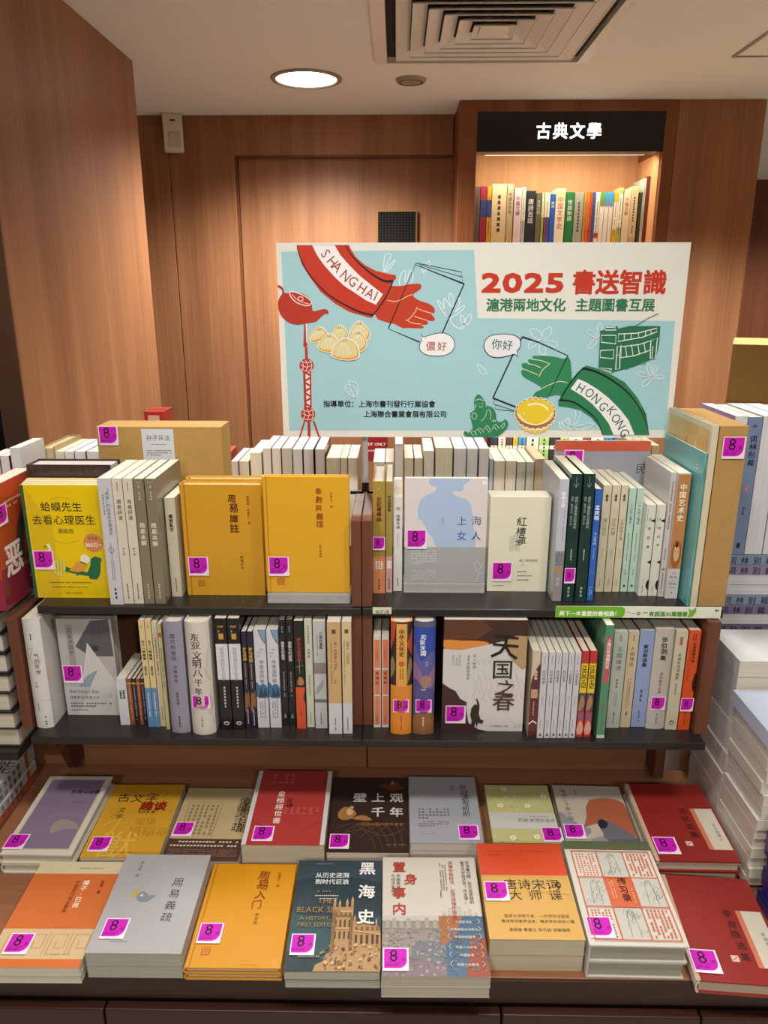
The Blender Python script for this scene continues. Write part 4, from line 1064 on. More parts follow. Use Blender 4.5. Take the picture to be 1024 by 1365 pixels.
spine_book('ur', 'dark green paperback without sticker, right of a pair', 766, 780.5, 801.5, 632, '#14332e', spinef=dgreen, depth=.15, group='dark green paperbacks')
spine_book('ur', 'bright blue slim paperback right of the dark green pair', 781.8, 790.4, 800.5, 652, '#2c62b8', depth=.13, group=RU, spinef=lambda P: (P.t('孟庆旸', .5, .86, .8, '#e4ecf6', True, 1.1), P.t('不止青绿', .5, .62, .5, '#dce6f4', False, 1.1), P.fine(.38, .38, .62, .48, 1, '#a8c0e4', True), P.r(0, .255, 1, .258, '#8aa8d8'), P.fine(.2, .04, .8, .13, 2, '#a8c0e4', True)))
for (a, b), t, lb in zip(((792.7, 803.8), (804.4, 815.2), (815.8, 825.2)), ('滙江饭店', '三洋大楼', '上海邮政大楼'), ('left', 'middle', 'right')):
    spine_book('ur', lb + ' one of three cream paperbacks with brown diamond mark right of the blue one', a, b, 789, 647, '#d2c8ac', depth=.125, group='three cream paperbacks',
               spinef=lambda P, t=t: (P.t(t, .5, .70, .56, '#8a7a5a', False, 1.04), P.poly([(.3, .9), (.5, .925), (.7, .9), (.5, .875)], '#5a4a38'), P.poly([(.3, .87), (.5, .89), (.7, .87), (.5, .85)], '#5a4a38'), P.fine(.38, .32, .62, .42, 1, '#a89878', True), P.fine(.4, .05, .6, .13, 1, '#8a7a5a', True)))
for (a, b), lb in zip(((826.4, 835.6), (836.3, 846)), ('left', 'right')):
    spine_book('ur', lb + ' one of two mint green paperbacks right of the cream trio', a, b, 789, 651, '#b4cfbe', depth=.125, group='mint green paperbacks',
               spinef=lambda P: (P.t('一个人的上海史', .5, .88, .48, '#2e5a4c', False, 1.05), P.fine(.36, .3, .64, .58, 1, '#5a8a78', True), P.t('徐正麟', .5, .22, .26, '#3a6a58', False, 1.1), P.ell(.5, .06, .2, .012, '#2e5a4c')))
for (a, b), lb in zip(((847.8, 862.6), (863.4, 875.2)), ('left', 'right')):
    spine_book('ur', lb + ' one of two short pale cream books with black disc marks', a, b, 794.5, 673, '#d5d5c6', depth=.14, group='pale cream disc books',
               spinef=lambda P: (P.t('文房四谱', .5, .86, .36, '#3a3a34', False, 2.9), P.poly([(.55, .83), (1, .81), (1, .85)], K), P.poly([(1, .07), (.8, .09), (.72, .12), (.8, .16), (1, .18)], K, 2), P.fine(.1, .75, .22, .95, 1, '#6a6a60', True), P.poly([(.6, .38), (1, .36), (1, .40)], K), P.fine(.3, .03, .5, .12, 1, '#8a8a80', True)))
spine_book('ur', 'slim pale lilac tall paperback left of the tan art history', 876.4, 884, 795.5, 630, '#c3bcbc', depth=.135, group=RU, spinef=lambda P: (P.fine(.3, .55, .75, .93, 1, '#6a6066', True), P.fine(.3, .3, .7, .4, 1, '#6a6066', True), P.ell(.5, .23, .25, .01, '#b0503c'), P.fine(.3, .03, .7, .2, 1, '#6a6066', True)))
def arts(P):
    P.r(0, .245, 1, .99, '#b97d48'); P.r(0, 0, 1, .245, '#c6c1c0')
    P.t('中国艺术史', .5, .92, .56, '#f0e4d0', True, 1.14)
    P.poly([(.15, .34), (.2, .44), (.4, .475), (.62, .47), (.85, .44), (.9, .34), (.7, .26), (.3, .26)], '#9a5c2c', 2).poly([(.3, .35), (.35, .42), (.55, .44), (.72, .41), (.74, .34), (.5, .30)], '#d8a878', 2).poly([(.38, .43), (.5, .475), (.62, .43), (.5, .415)], '#20140c').line([(.4, .385), (.48, .38)], .03, K).line([(.58, .38), (.66, .385)], .03, K)
    P.h('The', .5, .205, .17, '#3a3430', False, 'c').h('Arts', .5, .17, .30, '#3a3430', False, 'c').h('of', .5, .145, .14, '#3a3430', False, 'c').h('China', .5, .115, .28, '#3a3430', False, 'c').fine(.25, .085, .75, .095, 1, '#6a6460').poly([(.45, .05), (.55, .04), (.5, .06)], K)
spine_book('ur', 'thick tan art history paperback with painted face on its spine', 885.3, 902.5, 797.8, 631, '#c6c1c0', depth=.155, spinef=arts, group=RU)
_last['ur'] += .004
def tealspine(P): P.t('上海早期现代城市园林与公园', .62, .93, .42, '#1c5a5e', False, 1.15); P.fine(.2, .35, .45, .9, 1, '#2a6a70', True); P.fine(.3, .03, .7, .13, 1, '#1c5a5e', True)
def tealback(P): P.t('上', .86, .93, .075, '#e4ecea', False); P.r(.02, .1, .06, .2, '#c8d4d0')
spine_book('ur', 'tall teal large format paperback with teal side facing the cream books', 910, 918, 808, 604.5, '#5fa8aa', depth=.19, spinef=tealspine, back=tealback, group=RU)
# cream boxed album in loose clear wrap, then kraft slipcase
spine_book('ur', 'tall cream and gold album in clear wrap beside the kraft slipcase', 919.5, 928.5, 809, 567.5, '#cfc6aa', depth=.2, group=RU, hard=True,
           back=lambda P: (P.r(.05, .3, .95, .97, '#cfa860'), P.poly([(.1, .35), (.3, .7), (.5, .5), (.7, .9), (.9, .4)], '#dcc48c', 2), P.poly([(.3, .6), (.5, .9), (.6, .6)], '#c08a44', 2)))
def slipcase(label, x0, x1, yb, yt, Y, d, col, stick=None, zb=None, extra=None, face=None, cap=True):
    z = Z_UP if zb is None else zb
    a = on_y(x0, yb, Y); b = on_y(x1, yb, Y); H = on_y(x0, yt, Y).z - z; W = b.x - a.x
    t = thing('slipcase', label, 'box', (a.x, Y, z + .0004), group='kraft slipcases')
    k = mat(col, 'card')
    MB().box(0, 0, 0, W, .004, H, k).build('front_panel', t, .0008)
    MB().box(0, .0042, 0, .003, d, H, k).box(W - .003, .0042, 0, W, d, H, k).box(.0032, d - .003, 0, W - .0032, d, H, k).box(.0032, .0042, H - .003, W - .0032, d - .0032, H, k).box(.0032, .0042, 0, W - .0032, d - .0032, .003, k).build('sleeve', t, .0006)
    f = lambda x, y, zz: (x, -.0004 - zz, y)
    if stick: sticker(t, f, stick[0] * W, stick[1] * H, stick[2])
    if face:
        P = Print(W, H, 'paper'); face(P); P.build('title_label', t, f)
    return t
_k = _last['ur']
slipcase('tall kraft board slipcase with magenta sticker at the right end of the upper shelf', 929.9, 966, 809, 568, on_z(948, 809, Z_UP).y, .19, '#b08a50', stick=(.14, .83, .037))
slipcase('wide kraft board box with white calligraphy label behind the grey paperbacks', 142, 303, 700, 569, 1.395, .07, '#b89250', stick=(.02, .875, .037), 
         face=lambda P: (P.r(.36, .7, .615, .985, '#ccd2d6'), P.h('孙子兵法', .49, .91, .048, K, False, 'c', cal=True), P.fine(.43, .875, .55, .885, 1, '#5a5a5a'), P.fine(.39, .80, .59, .845, 3, '#6a6a6a')))
# large red-banded book leaning behind the cream trio
a = on_y(736, 700, 1.408); b = on_y(858, 700, 1.408); t_ = on_y(730, 588, 1.408)
def folk(P): P.r(0, .925, 1, 1, '#c8543c'); P.r(0, 0, 1, .925, '#9496a0'); P.h('民', .86, .76, .12, '#3a3c44'); P.fine(.4, .6, .8, .63, 1, '#a8aab0')
book('large grey book with coral red band standing face out behind the cream trio', b.x - a.x, t_.z - Z_UP, .012, M_cols((a.x - .002, 1.4195, Z_UP + .0004), (1, 0, 0), (0, 0, 1), (0, -1, 0)), '#8c8e98', front=folk, stick=(.09, .79, .037), group=RU)

# ================================================================== rear row (other side of the island): fore-edges towards us
def rear(x0, x1, yf, label, col, pages, Y=1.525, W=.14, hard=False, row='rear', group='books on the far side of the upper shelf', zb=None, gap=.0004):
    z = (Z_UP if zb is None else zb)
    a = on_y(x0, yf, Y); b = on_y(x1, yf, Y)
    X0 = max(a.x, _last.get(row, -9)) + gap; T = b.x - X0 - .0003; _last[row] = X0 + T
    H = a.z - z
    M = M_cols((X0 + T, Y + W, z + .0004), (0, -1, 0), (0, 0, 1), (-1, 0, 0))
    return book(label, W, H, T, M, col, hard=hard, pages=pages, group=group)
CR, WH = '#e6dcc6', '#e9e6e5'
rear(55, 72.5, 596, 'tan hardcover, leftmost in the far row behind the yellow comics', '#a58e5c', '#cfc09a', hard=True)
for i, (a, b) in enumerate(((73, 85), (85.5, 98), (98.5, 114), (114.5, 132))):
    rear(a, b, 602, ['first', 'second', 'third', 'fourth'][i] + ' white book right of the tan hardcover in the far left row', '#4a4240' if i > 1 else '#d0cbc0', CR if i < 1 else WH)
_last['rear'] = on_y(303, 600, 1.5).x
RE = [(304, 317.6, 615, 'white lilac book just right of the wide kraft box, far row', '#8a7c94', WH), (318, 332, 615, 'second white lilac book right of the wide kraft box, far row', '#6a5a74', CR),
 (333, 348.5, 603.5, 'cream wrapped book left of three grey white blocks, far row', '#cfc4a8', '#ece4d0'),
 (350, 361, 597.5, 'left one of three grey white blocks in the far row', '#d0c8bc', '#e8e3d8'), (361.6, 374.5, 597.5, 'middle one of three grey white blocks in the far row', '#4a2a3a', '#e8e3d8'), (375.2, 389, 597.5, 'right one of three grey white blocks in the far row', '#c8bcae', '#e4ddd0'),
 (390, 402.8, 599, 'left one of three bright white books with dark covers, far row', '#cfcfd4', WH), (404, 418, 599, 'middle one of three bright white books with dark covers, far row', '#2c2e34', WH), (419.6, 433, 599, 'right one of three bright white books with dark covers, far row', '#2c2e34', WH),
 (434.5, 453, 610.5, 'cream wrapped block left of the banner pole, far row', '#c8c2a8', CR), (453.4, 463, 610.5, 'second cream wrapped block left of the banner pole, far row', '#c8c2a8', CR), (463.4, 477, 610.5, 'grey edged cream block beside the banner pole, far row', '#8a8878', '#e8e4d2'),
 (497.5, 513, 616, 'cream book behind the stickered gold spine, far row', '#cfc0a8', '#efe8da'), (513.6, 525, 616, 'slim cream book behind the gold and pink spine, far row', '#cfc0b4', '#d8d0c6'),
 (526.5, 537.5, 592, 'tall pure white book right of the banner pole, far row', '#dfe0e0', '#f4f4f2'),
 (539, 551.5, 610.5, 'short cream book right of the tall pure white one, far row', '#c4b49c', CR), (552.4, 564, 610.5, 'second short cream book right of the tall pure white one, far row', '#c9a890', CR),
 (565, 579, 601, 'pale cream book above the left shoulder of the blue silhouette cover, far row', '#d0c8b4', '#efe9da'), (580.5, 604, 597, 'wide wrapped cream book in the middle of the far row', '#bcae8c', '#ece5cc'),
 (605.5, 622, 598, 'left one of three lilac white books, far row', '#c9c6d0', WH), (623, 637.4, 598, 'middle one of three lilac white books, far row', '#c9c6d0', WH), (639, 652.6, 598, 'right one of three lilac white books, far row', '#b9b6c4', WH),
 (653, 658.4, 612, 'slim bluish white book in the far row', '#b4bcc8', '#c2c8ce'), (659, 674, 614.5, 'left one of two wide wrapped cream books, far row', '#b4a584', CR), (674.4, 689, 614.5, 'right one of two wide wrapped cream books, far row', '#b4a584', CR),
 (689.5, 701.5, 616, 'cream book with blue stripes, far row right of the wide pair', '#9cb0b4', '#d6d0bc'), (702, 713, 616, 'second cream book with blue stripes, far row', '#9cb0b4', '#d6d0bc'), (713.6, 728, 612, 'tan topped book left of the coral banded book, far row', '#c49c74', '#d0bc9a')]
for a, b, y, lb, c, pg in RE: rear(a, b, y, lb, c, pg)
_last['rear'] = on_y(846, 590, 1.5).x
for a, b, w in ((848, 858, 'left'), (858.5, 869, 'middle'), (869.5, 880, 'right')):
    rear(a, b, 594, w + ' one of three cream books in the far row left of the teal book', '#c9b690', '#d4c6a4')

# ================================================================== lower shelf
RL = 'books standing on the lower shelf'
def low(label, x0, x1, yb, yt, cover, **k):
    k.setdefault('group', RL)
    k.setdefault('depth', .13)
    return spine_book('lo', label, x0, x1, yb, yt, cover, z=Z_LO, **k)
_last['lo'] = XL + .02
def mythought(P): P.t('气的思想', .62, .70, .30, K, False, 1.12, cal=True); P.fine(.4, .82, .55, .88, 1, K, True); P.line([(.1, .62), (.2, .73), (.5, .74), (.25, .66), (.5, .6)], .02, '#7a7a78', smooth=4); P.t('中国', .42, .44, .15, '#5a5a58', False, 1.5); P.fine(.3, .16, .42, .24, 1, '#6a6a68', True); P.fine(.6, .03, .74, .12, 1, K, True); P.r(0, .262, 1, .265, '#b8b6b2')
def mycover(P): P.r(0, .26, 1, .263, '#b0aeaa'); P.line([(.45, .85), (.6, .9), (.5, .8), (.68, .82), (.52, .72), (.7, .7), (.6, .6)], .02, K, smooth=4); P.t('思想', .35, .9, .07, '#4a4a48'); P.line([(.62, .5), (.66, .62)], .01, K); P.fine(.4, .03, .8, .07, 1, '#6a6a68')
low('white thick paperback with black calligraphy at the left end of the lower shelf', 47.5, 70.8, 971, 827, '#d2d0ca', spinef=mythought, front=mycover, rnd=.006, depth=.145)
_last['lo'] += .018
def wangmeng(P):
    P.r(0, 0, 1, 1, '#b3aeac'); pass
    P.poly([(.3, .72), (.62, .98), (.95, 1), (.98, .62), (.55, .62)], '#55555a'); P.poly([(.52, .76), (.9, .42), (1, .3), (1, 0), (.2, 0)], '#cdcac6'); P.poly([(.2, .26), (.45, .42), (.66, .48), (.5, .32), (.3, .05), (.15, .0)], '#8aa0aa')  # dark polygon is the shelf's shadow on the wrap, drawn into the print
    P.r(0, 0, 1, .30, '#b8b8b6'); P.poly([(.2, 0), (.5, .30), (1, .30), (1, 0)], '#c8c6c2'); P.r(.16, .52, .28, .94, '#9a9492')
    P.t('王蒙讲国学', .22, .9, .095, '#4a4644', False, 1.12); P.h('国', .6, .68, .12, '#2a2a2c', True)
    P.h('传统文化核心密码', .08, .235, .068, '#4a4c50', False, sp=1.02).h('详解命运改造之法', .08, .175, .068, '#4a4c50', False, sp=1.02); P.fine(.08, .08, .9, .14, 2, '#5a5a5c'); P.fine(.08, .045, .4, .065, 1, '#5a5a5c'); P.line([(.84, .23), (.86, .21), (.84, .19), (.82, .21)], .006, '#6a8a98', True, 4)
face_book('grey face-out hardcover in crinkled wrap with white and blue shards, magenta sticker', 91, 162, 953, 825, '#b3aeac', z=Z_LO, Y=None, T=.03, front=wangmeng, stick=(.02, .345, .036), hard=True, group=RL, kind='crinkle')
_last['lo'] = max(_last['lo'], on_y(157.5, 960, 1.2).x)
_last['lo'] = on_z(160, 966.5, Z_LO).x
low('white slim booklet with dark title, lowest of a row of small books', 161, 174, 966.5, 905, '#c9ccd2', depth=.1, spinef=lambda P: (P.t('中國神話', .35, .76, .26, K, True, 1.0), P.t('故事全集', .68, .76, .26, K, True, 1.0)), group='small booklets on the lower shelf')
for i, (a, b, c, lb) in enumerate(((174.6, 180.8, '#8c4a24', 'orange brown small booklet right of the white one'), (181.2, 186.6, '#20202c', 'navy small booklet left of the second orange brown one'), (187, 192.2, '#8c4a24', 'orange brown small booklet between two navy ones'), (192.6, 197.6, '#20202c', 'navy small booklet left of the cream and blue pair'))):
    low(lb, a, b, 966, 905, c, depth=.1, group='small booklets on the lower shelf', spinef=lambda P, c=c: (P.fine(.25, .1, .75, .85, 1, '#c8a878' if c[1] == '8' else '#9a94b0', True), P.r(.0, .88, 1, .92, '#c08a5a')))
for a, b, w in ((198, 205.8, 'left'), (206.2, 214, 'right')):
    low(w + ' one of two slim books with cream upper half and blue foot', a, b, 969, 827, '#d2c08c', group='cream and blue pair', spinef=lambda P: (P.r(0, 0, 1, .375, '#5a86b4'), P.t('五十八种解毒', .5, .82, .6, '#4a3418', True, 1.1), P.fine(.2, .93, .8, .97, 1, '#a09058', True), P.t('饶宗三讲', .5, .58, .45, '#4a3418', True, 1.05), P.fine(.3, .1, .7, .33, 1, '#d0dcea', True)))
low('cream slim paperback right of the cream and blue pair', 214.5, 221.6, 968.5, 830, '#c9bd9e', spinef=lambda P: (P.fine(.25, .5, .75, .86, 1, '#6a5c40', True), P.fine(.3, .06, .7, .2, 1, '#8a7a5a', True)))
low('yellow green slim paperback with red seal left of the lilac book', 222, 227.2, 972.5, 832, '#b8b080', spinef=lambda P: (P.r(.1, .88, .9, .92, '#b04a3a'), P.fine(.25, .4, .75, .78, 1, '#5a5430', True)))
low('lilac grey hardcover with dark vertical title left of the thick cream history', 228.4, 253.6, 977.5, 829.5, '#8d8b9c', rnd=.005, hard=True, spinef=lambda P: (P.t('国代的信仰', .48, .90, .28, K, False, 1.15), P.t('天帝祖先', .5, .62, .22, K, False, 1.2), P.t('邹昌林著', .5, .38, .17, K, False, 1.15), P.fine(.42, .03, .58, .16, 1, K, True)))
def eastasia(P): P.t('东亚文明八千年', .44, .915, .37, '#141210', .008, 1.12, cal=True); P.line([(.9, .75), (.8, .55), (.95, .5), (.7, .62)], .012, '#a89078', smooth=5).line([(.85, .36), (.95, .3), (.88, .18), (.8, .22)], .012, '#8a6a4a', smooth=5); P.poly([(.1, .26), (.5, .28), (.9, .27), (.8, .24), (.2, .235)], '#d9c2b2', 3); P.t('上海人民', .5, .17, .11, K, False, 1.2)
low('thick cream rounded hardcover with large black title and magenta sticker', 255.3, 287, 980, 827, '#cdc6bd', rnd=.01, hard=True, spinef=eastasia, spstick=(.24, .0315, .026))
for (a, b), w in zip(((295, 310.8), (311.6, 327.3)), ('left', 'right')):
    low(w + ' one of two black paperbacks with white label in the middle', a, b, 972.5, 820, '#0f0e10', group='black books with white label', spinef=lambda P: (P.r(0, .46, 1, .78, '#d2d2d6'), P.r(.3, .82, .7, .87, '#c09838'), P.fine(.25, .87, .75, .95, 2, '#a88a40'), P.t('耶稣时期的犹太世界', .5, .75, .38, '#8a8c92', False, .92), P.fine(.35, .2, .65, .4, 1, '#c0bcb0', True), P.ell(.5, .06, .26, .018, '#c8c8c8').ell(.5, .058, .2, .01, '#0f0e10'), P.line([(.34, .068), (.5, .05), (.66, .068)], .03, '#c8c8c8')))
for (a, b), w in zip(((328.4, 335.2), (335.8, 343.4)), ('left', 'right')):
    low(w + ' one of two slim midnight purple books with gold title', a, b, 971, 842, '#1e1a34', group='midnight purple pair', spinef=lambda P: (P.t('罗马帝国', .5, .84, .75, '#d0a838', True, 1.0), P.fine(.3, .42, .7, .68, 1, '#b89a50', True), P.poly([(0, .2), (.2, .38), (.6, .36), (1, .4), (1, .22), (.6, .25), (.4, .18)], '#8a5a38', 2), P.fine(.3, .03, .7, .2, 1, '#c8bcc0', True)))
for (a, b), w in zip(((344.2, 359.8), (360.8, 375.8)), ('left', 'right')):
    low(w + ' one of two white paperbacks with blue mountain band on the spine', a, b, 970, 839.5, '#c9cad0', group='white books with blue mountain band', depth=.14,
        spinef=lambda P: (P.poly([(.4, 1), (1, 1), (1, .86), (.7, .9)], '#7e98b4', 2), P.line([(.4, 1), (.6, .93), (1, .86)], .06, '#3a4c60', smooth=3), P.fine(.2, .72, .8, .82, 3, '#a0a4b0'), P.t('中亚古代史', .55, .70, .42, '#44485a', False, 1.1), P.poly([(0, .48), (.3, .44), (.6, .46), (1, .42), (1, .32), (.5, .31), (0, .33)], '#3f6a94', 2), P.poly([(.2, .32), (.4, .43), (.6, .35), (.8, .42), (1, .33)], '#28404e'), P.fine(.2, .1, .8, .3, 3, '#7a7c84', True)))
for (a, b), w in zip(((377, 385.6), (386, 395.2)), ('left', 'right')):
    low(w + ' one of two black slim paperbacks with white vertical title', a, b, 967.5, 826, '#121214', group='black slim pair', spinef=lambda P: (P.t('国家为何崩溃', .5, .80, .55, '#c8ccd0', True, 1.0), P.fine(.3, .28, .7, .52, 1, '#8a9094', True), P.fine(.3, .88, .7, .94, 1, '#8a9094', True), P.t('人民', .5, .12, .4, '#d8d8d8')))
low('black topped paperback with vivid orange lower half and red title', 396, 408.6, 971.4, 828, '#1a1614', spinef=lambda P: (P.r(0, 0, 1, .395, '#d0502a'), P.t('罗马与安条克', .5, .85, .46, '#b4402a', True, 1.0), P.line([(.1, .58), (.9, .6)], .05, '#9a9488').line([(.5, .52), (.5, .64)], .05, '#9a9488'), P.poly([(.2, .42), (.4, .49), (.8, .48), (.9, .42)], '#a8784a', 2), P.poly([(.8, .3), (1, .36), (1, .25)], '#3a302a', 2), P.t('上海人民', .5, .2, .22, '#3a1c10', False, 1.15)))
low('pale cream green slim paperback right of the orange one', 409.6, 419.8, 969.5, 826, '#c6c6b2', spinef=lambda P: (P.t('大棋局', .5, .74, .44, '#4a4c40', False, 1.1), P.fine(.3, .78, .7, .95, 1, '#7a7c68', True), P.fine(.32, .3, .68, .5, 1, '#8a8c78', True), P.fine(.4, .03, .6, .15, 1, '#6a6c58', True)))
low('white grey paperback with crossing grey bands on the spine', 420.6, 436.8, 971, 828, '#bdbcbc', spinef=lambda P: (P.t('二战大谍局', .62, .9, .30, '#3a3a3e', True, 1.03), P.fine(.25, .68, .4, .88, 1, '#6a6a6e', True), P.r(0, .52, 1, .62, '#8c7c7c'), P.poly([(.15, .38), (.75, .47), (.75, .40), (.15, .32)], '#94989c'), P.r(0, .25, 1, .28, '#6a6c70'), P.fine(.4, .04, .6, .15, 1, '#5a5a5e', True)))
low('tan and white paperback with dark title, left one beside the divider', 438.8, 456.5, 978.5, 826, '#c9cacc', depth=.14, spinef=lambda P: (P.r(0, .285, 1, 1, '#c4a272'), P.r(.36, .9, .64, .935, '#5a4226'), P.t('第一次世界大战史', .6, .83, .28, '#4a3820', False, 1.05), P.fine(.2, .45, .36, .84, 1, '#7a6240', True), P.t('军事', .55, .5, .18, '#4a3820'), P.fine(.42, .03, .58, .15, 1, '#4a4a4a', True)))
low('cream and white paperback right beside the divider on the lower shelf', 457.6, 470.2, 978, 825, '#c9cacc', depth=.14, spinef=lambda P: (P.r(0, .285, 1, 1, '#cdb88c'), P.r(.3, .9, .7, .935, '#5a4c2a'), P.t('战略论：间接路线', .62, .83, .32, '#4a3c20', False, 1.05), P.fine(.15, .45, .34, .84, 1, '#7a6a48', True), P.fine(.38, .03, .62, .15, 1, '#4a4a4a', True)))
_last['lo'] = XD1 + .0006
for (a, b), w in zip(((498, 508), (508.8, 518.6)), ('left', 'right')):
    low(w + ' one of two white booklets with salmon panels right of the divider', a, b, 969.6, 848, '#d0cac2', group='salmon panel booklets', spinef=lambda P: (P.r(.12, .66, .9, .96, '#d27a50'), P.r(.12, .37, .9, .64, '#d27a50'), P.r(.12, .03, .9, .35, '#d27a50'), P.t('道德经', .5, .62, .5, '#7a2c18', True, 1.5), P.fine(.3, .74, .7, .86, 2, '#a84c30', True), P.fine(.35, .05, .65, .14, 1, '#8a3c24', True)))
def culture(P):
    P.r(0, .44, 1, 1, '#2a211e'); P.poly([(0, .75), (.15, .85), (.25, 1), (.0, 1)], '#b84a28'); P.poly([(.75, .8), (1, .95), (1, .7)], '#a84428'); P.poly([(0, .5), (.2, .6), (.1, .7), (0, .66)], '#8a7a50', 2).poly([(.78, .45), (1, .6), (.9, .7), (.78, .55)], '#8a7a50', 2)
    P.r(.26, .435, .76, .985, '#dca04a'); P.r(0, 0, 1, .445, '#d9862c')
    P.t('中华文化史', .51, .94, .27, '#3a1c10', True, 1.04); P.ell(.51, .64, .13, .025, '#b0642c'); P.fine(.4, .5, .62, .6, 2, '#7a4a20', True); P.fine(.46, .04, .56, .18, 1, '#4a2410', True)
low('orange hardcover with dark patterned upper spine and magenta sticker', 520.3, 548.6, 979, 826, '#d9862c', hard=True, rnd=.006, spinef=culture, spstick=(.2, .0285, .0262))
def heaven(P):
    P.r(0, 0, 1, 1, '#2646a4'); P.poly([(0, .78), (.2, .72), (.4, .66), (.7, .72), (1, .7), (1, .1), (0, .1)], '#5a5a98', 2); P.poly([(0, .66), (.3, .58), (.6, .5), (1, .62), (1, .46), (.5, .4), (0, .48)], '#8c6a8c', 2); P.poly([(0, .5), (.4, .44), (.8, .42), (1, .36), (1, .1), (0, .1)], '#4c4c84', 2); P.poly([(0, 0), (1, 0), (1, .17), (.6, .2), (0, .16)], '#8a5c34', 2)
    P.poly([(.35, .5), (.6, .54), (.85, .5), (.6, .42), (.4, .44)], '#a07a6a', 2); P.r(0, .955, 1, 1, '#585a70')
    P.t('实说天国', .42, .90, .28, '#e6e6ea', True, .98, cal=True); P.t('南京', .62, .66, .12, '#d0d0d8'); P.fine(.35, .40, .6, .42, 1, '#e0e0e4'); P.fine(.42, .05, .56, .16, 1, '#d8d0c0', True)
low('blue and brown pictorial hardcover with white title and magenta sticker', 549.9, 578.4, 979, 826, '#3a3c6a', hard=True, rnd=.006, spinef=heaven, spstick=(.2, .0285, .0262))
def spring(P):
    P.r(0, 0, 1, 1, '#cfccc8'); P.r(0, .74, 1, 1, '#3c221a'); P.poly([(.02, 1), (.45, 1), (.58, .92), (.4, .83), (0, .82)], '#5a3220', 1)
    P.poly([(0, .825), (.2, .82), (.4, .82), (.55, .80), (.45, .76), (.25, .735), (.1, .745), (0, .76)], '#d98a34', 2); P.poly([(.0, .75), (.2, .735), (.5, .78), (.7, .815), (1, .82), (1, .68), (.1, .68)], '#cfccc8')
    P.poly([(.74, .82), (1, .86), (1, .58), (.9, .6), (.8, .68)], '#b09468', 2)
    for i in range(10):
        x = .35 + .065 * i; P.line([(x, .5 + .03 * (i % 3)), (x + .06, .42), (x + .02, .3 + .04 * (i % 2)), (x + .08, .28)], .004, '#b8b2a4', smooth=4); P.line([(x, .62), (x + .05, .66), (x + .1, .6)], .004, '#b8b2a4', smooth=4)
    P.poly([(0, .44), (.08, .40), (.16, .37), (.22, .30), (.30, .27), (.3, .2), (.33, .08), (.45, .02), (.58, 0), (0, 0)], '#3a1c1c', 1)
    P.poly([(.36, .035), (.37, .10), (.35, .15), (.36, .21), (.38, .235), (.40, .25), (.43, .245), (.425, .28), (.41, .30), (.425, .305), (.45, .27), (.46, .23), (.455, .16), (.48, .11), (.52, .10), (.5, .07), (.45, .08), (.43, .03), (.42, .09), (.40, .03)], '#2c1618')
    P.t('天', .77, .92, .38, '#14100e', .01, cal=True); P.t('国', .72, .66, .27, '#14100e', .006); P.t('之', .76, .50, .26, '#3a1c14', .004, cal=True); P.t('春', .75, .375, .28, '#4a2a1e', .006)
    P.t('不一样的', .38, .70, .043, '#6a6058', False, 1.15).t('太平天国运动史', .305, .70, .043, '#6a6058', False, 1.15); P.fine(.1, .6, .22, .7, 3, '#b4b0a8', True); P.fine(.1, .84, .28, .87, 2, '#8a4a20'); P.fine(.6, .045, .82, .06, 1, '#4a4040'); P.line([(.9, .03), (.93, .07), (.96, .04), (.98, .07)], .006, '#b09468')
face_book('white and maroon face-out history book with large black title and standing figure', 588.5, 696, 974.5, 824.5, '#3a1c1c', z=Z_LO, T=.026, front=spring, stick=(.045, .075, .036), group=RL)
_last['lo'] = on_z(701, 983, Z_LO).x
low('maroon and cream slim paperback right of the white and maroon face-out book', 703, 714.3, 982, 868, '#cbb9a0', depth=.15, spinef=lambda P: (P.poly([(0, 0), (1, 0), (1, .86), (.6, .8), (.1, .68), (0, .6)], '#5a2420'), P.t('简断集', .55, .78, .4, '#e4d0b8', True), P.r(.1, .46, .9, .56, '#c8a888'), P.line([(.15, .47), (.5, .55), (.85, .47)], .05, '#5a2420').line([(.15, .55), (.5, .47), (.85, .55)], .05, '#5a2420'), P.fine(.35, .25, .65, .42, 1, '#c8a090', True), P.poly([(0, .16), (.5, .2), (1, .17), (1, .15), (.5, .18), (0, .14)], '#e0d0c0')))
for i, (a, b) in enumerate(((715.2, 724), (724.6, 733), (733.4, 741.4), (742, 749.6), (750.2, 757.8), (758.3, 766.4))):
    low(['first', 'second', 'third', 'fourth', 'fifth', 'sixth'][i] + ' from the left of six slim white philosophy paperbacks on the lower shelf', a, b, 984, 870, '#c6c6ca', depth=.15, group='slim white philosophy paperbacks',
        spinef=lambda P, t=('近代哲学', '近代哲学', '古代哲学', '古代哲学', '十九世纪哲学', '十九世纪哲学')[i]: (P.fine(.38, .86, .62, .96, 1, '#7a7a80', True), P.t(t, .5, .80, .58 if len(t) < 5 else .5, '#34343a', False, 1.1 if len(t) < 5 else .98), P.fine(.38, .38, .62, .5, 1, '#8a8a90', True), P.fine(.3, .1, .5, .22, 1, '#5a5a60', True), P.poly([(.25, .03), (.5, .065), (.75, .03)], '#4a4a50')))
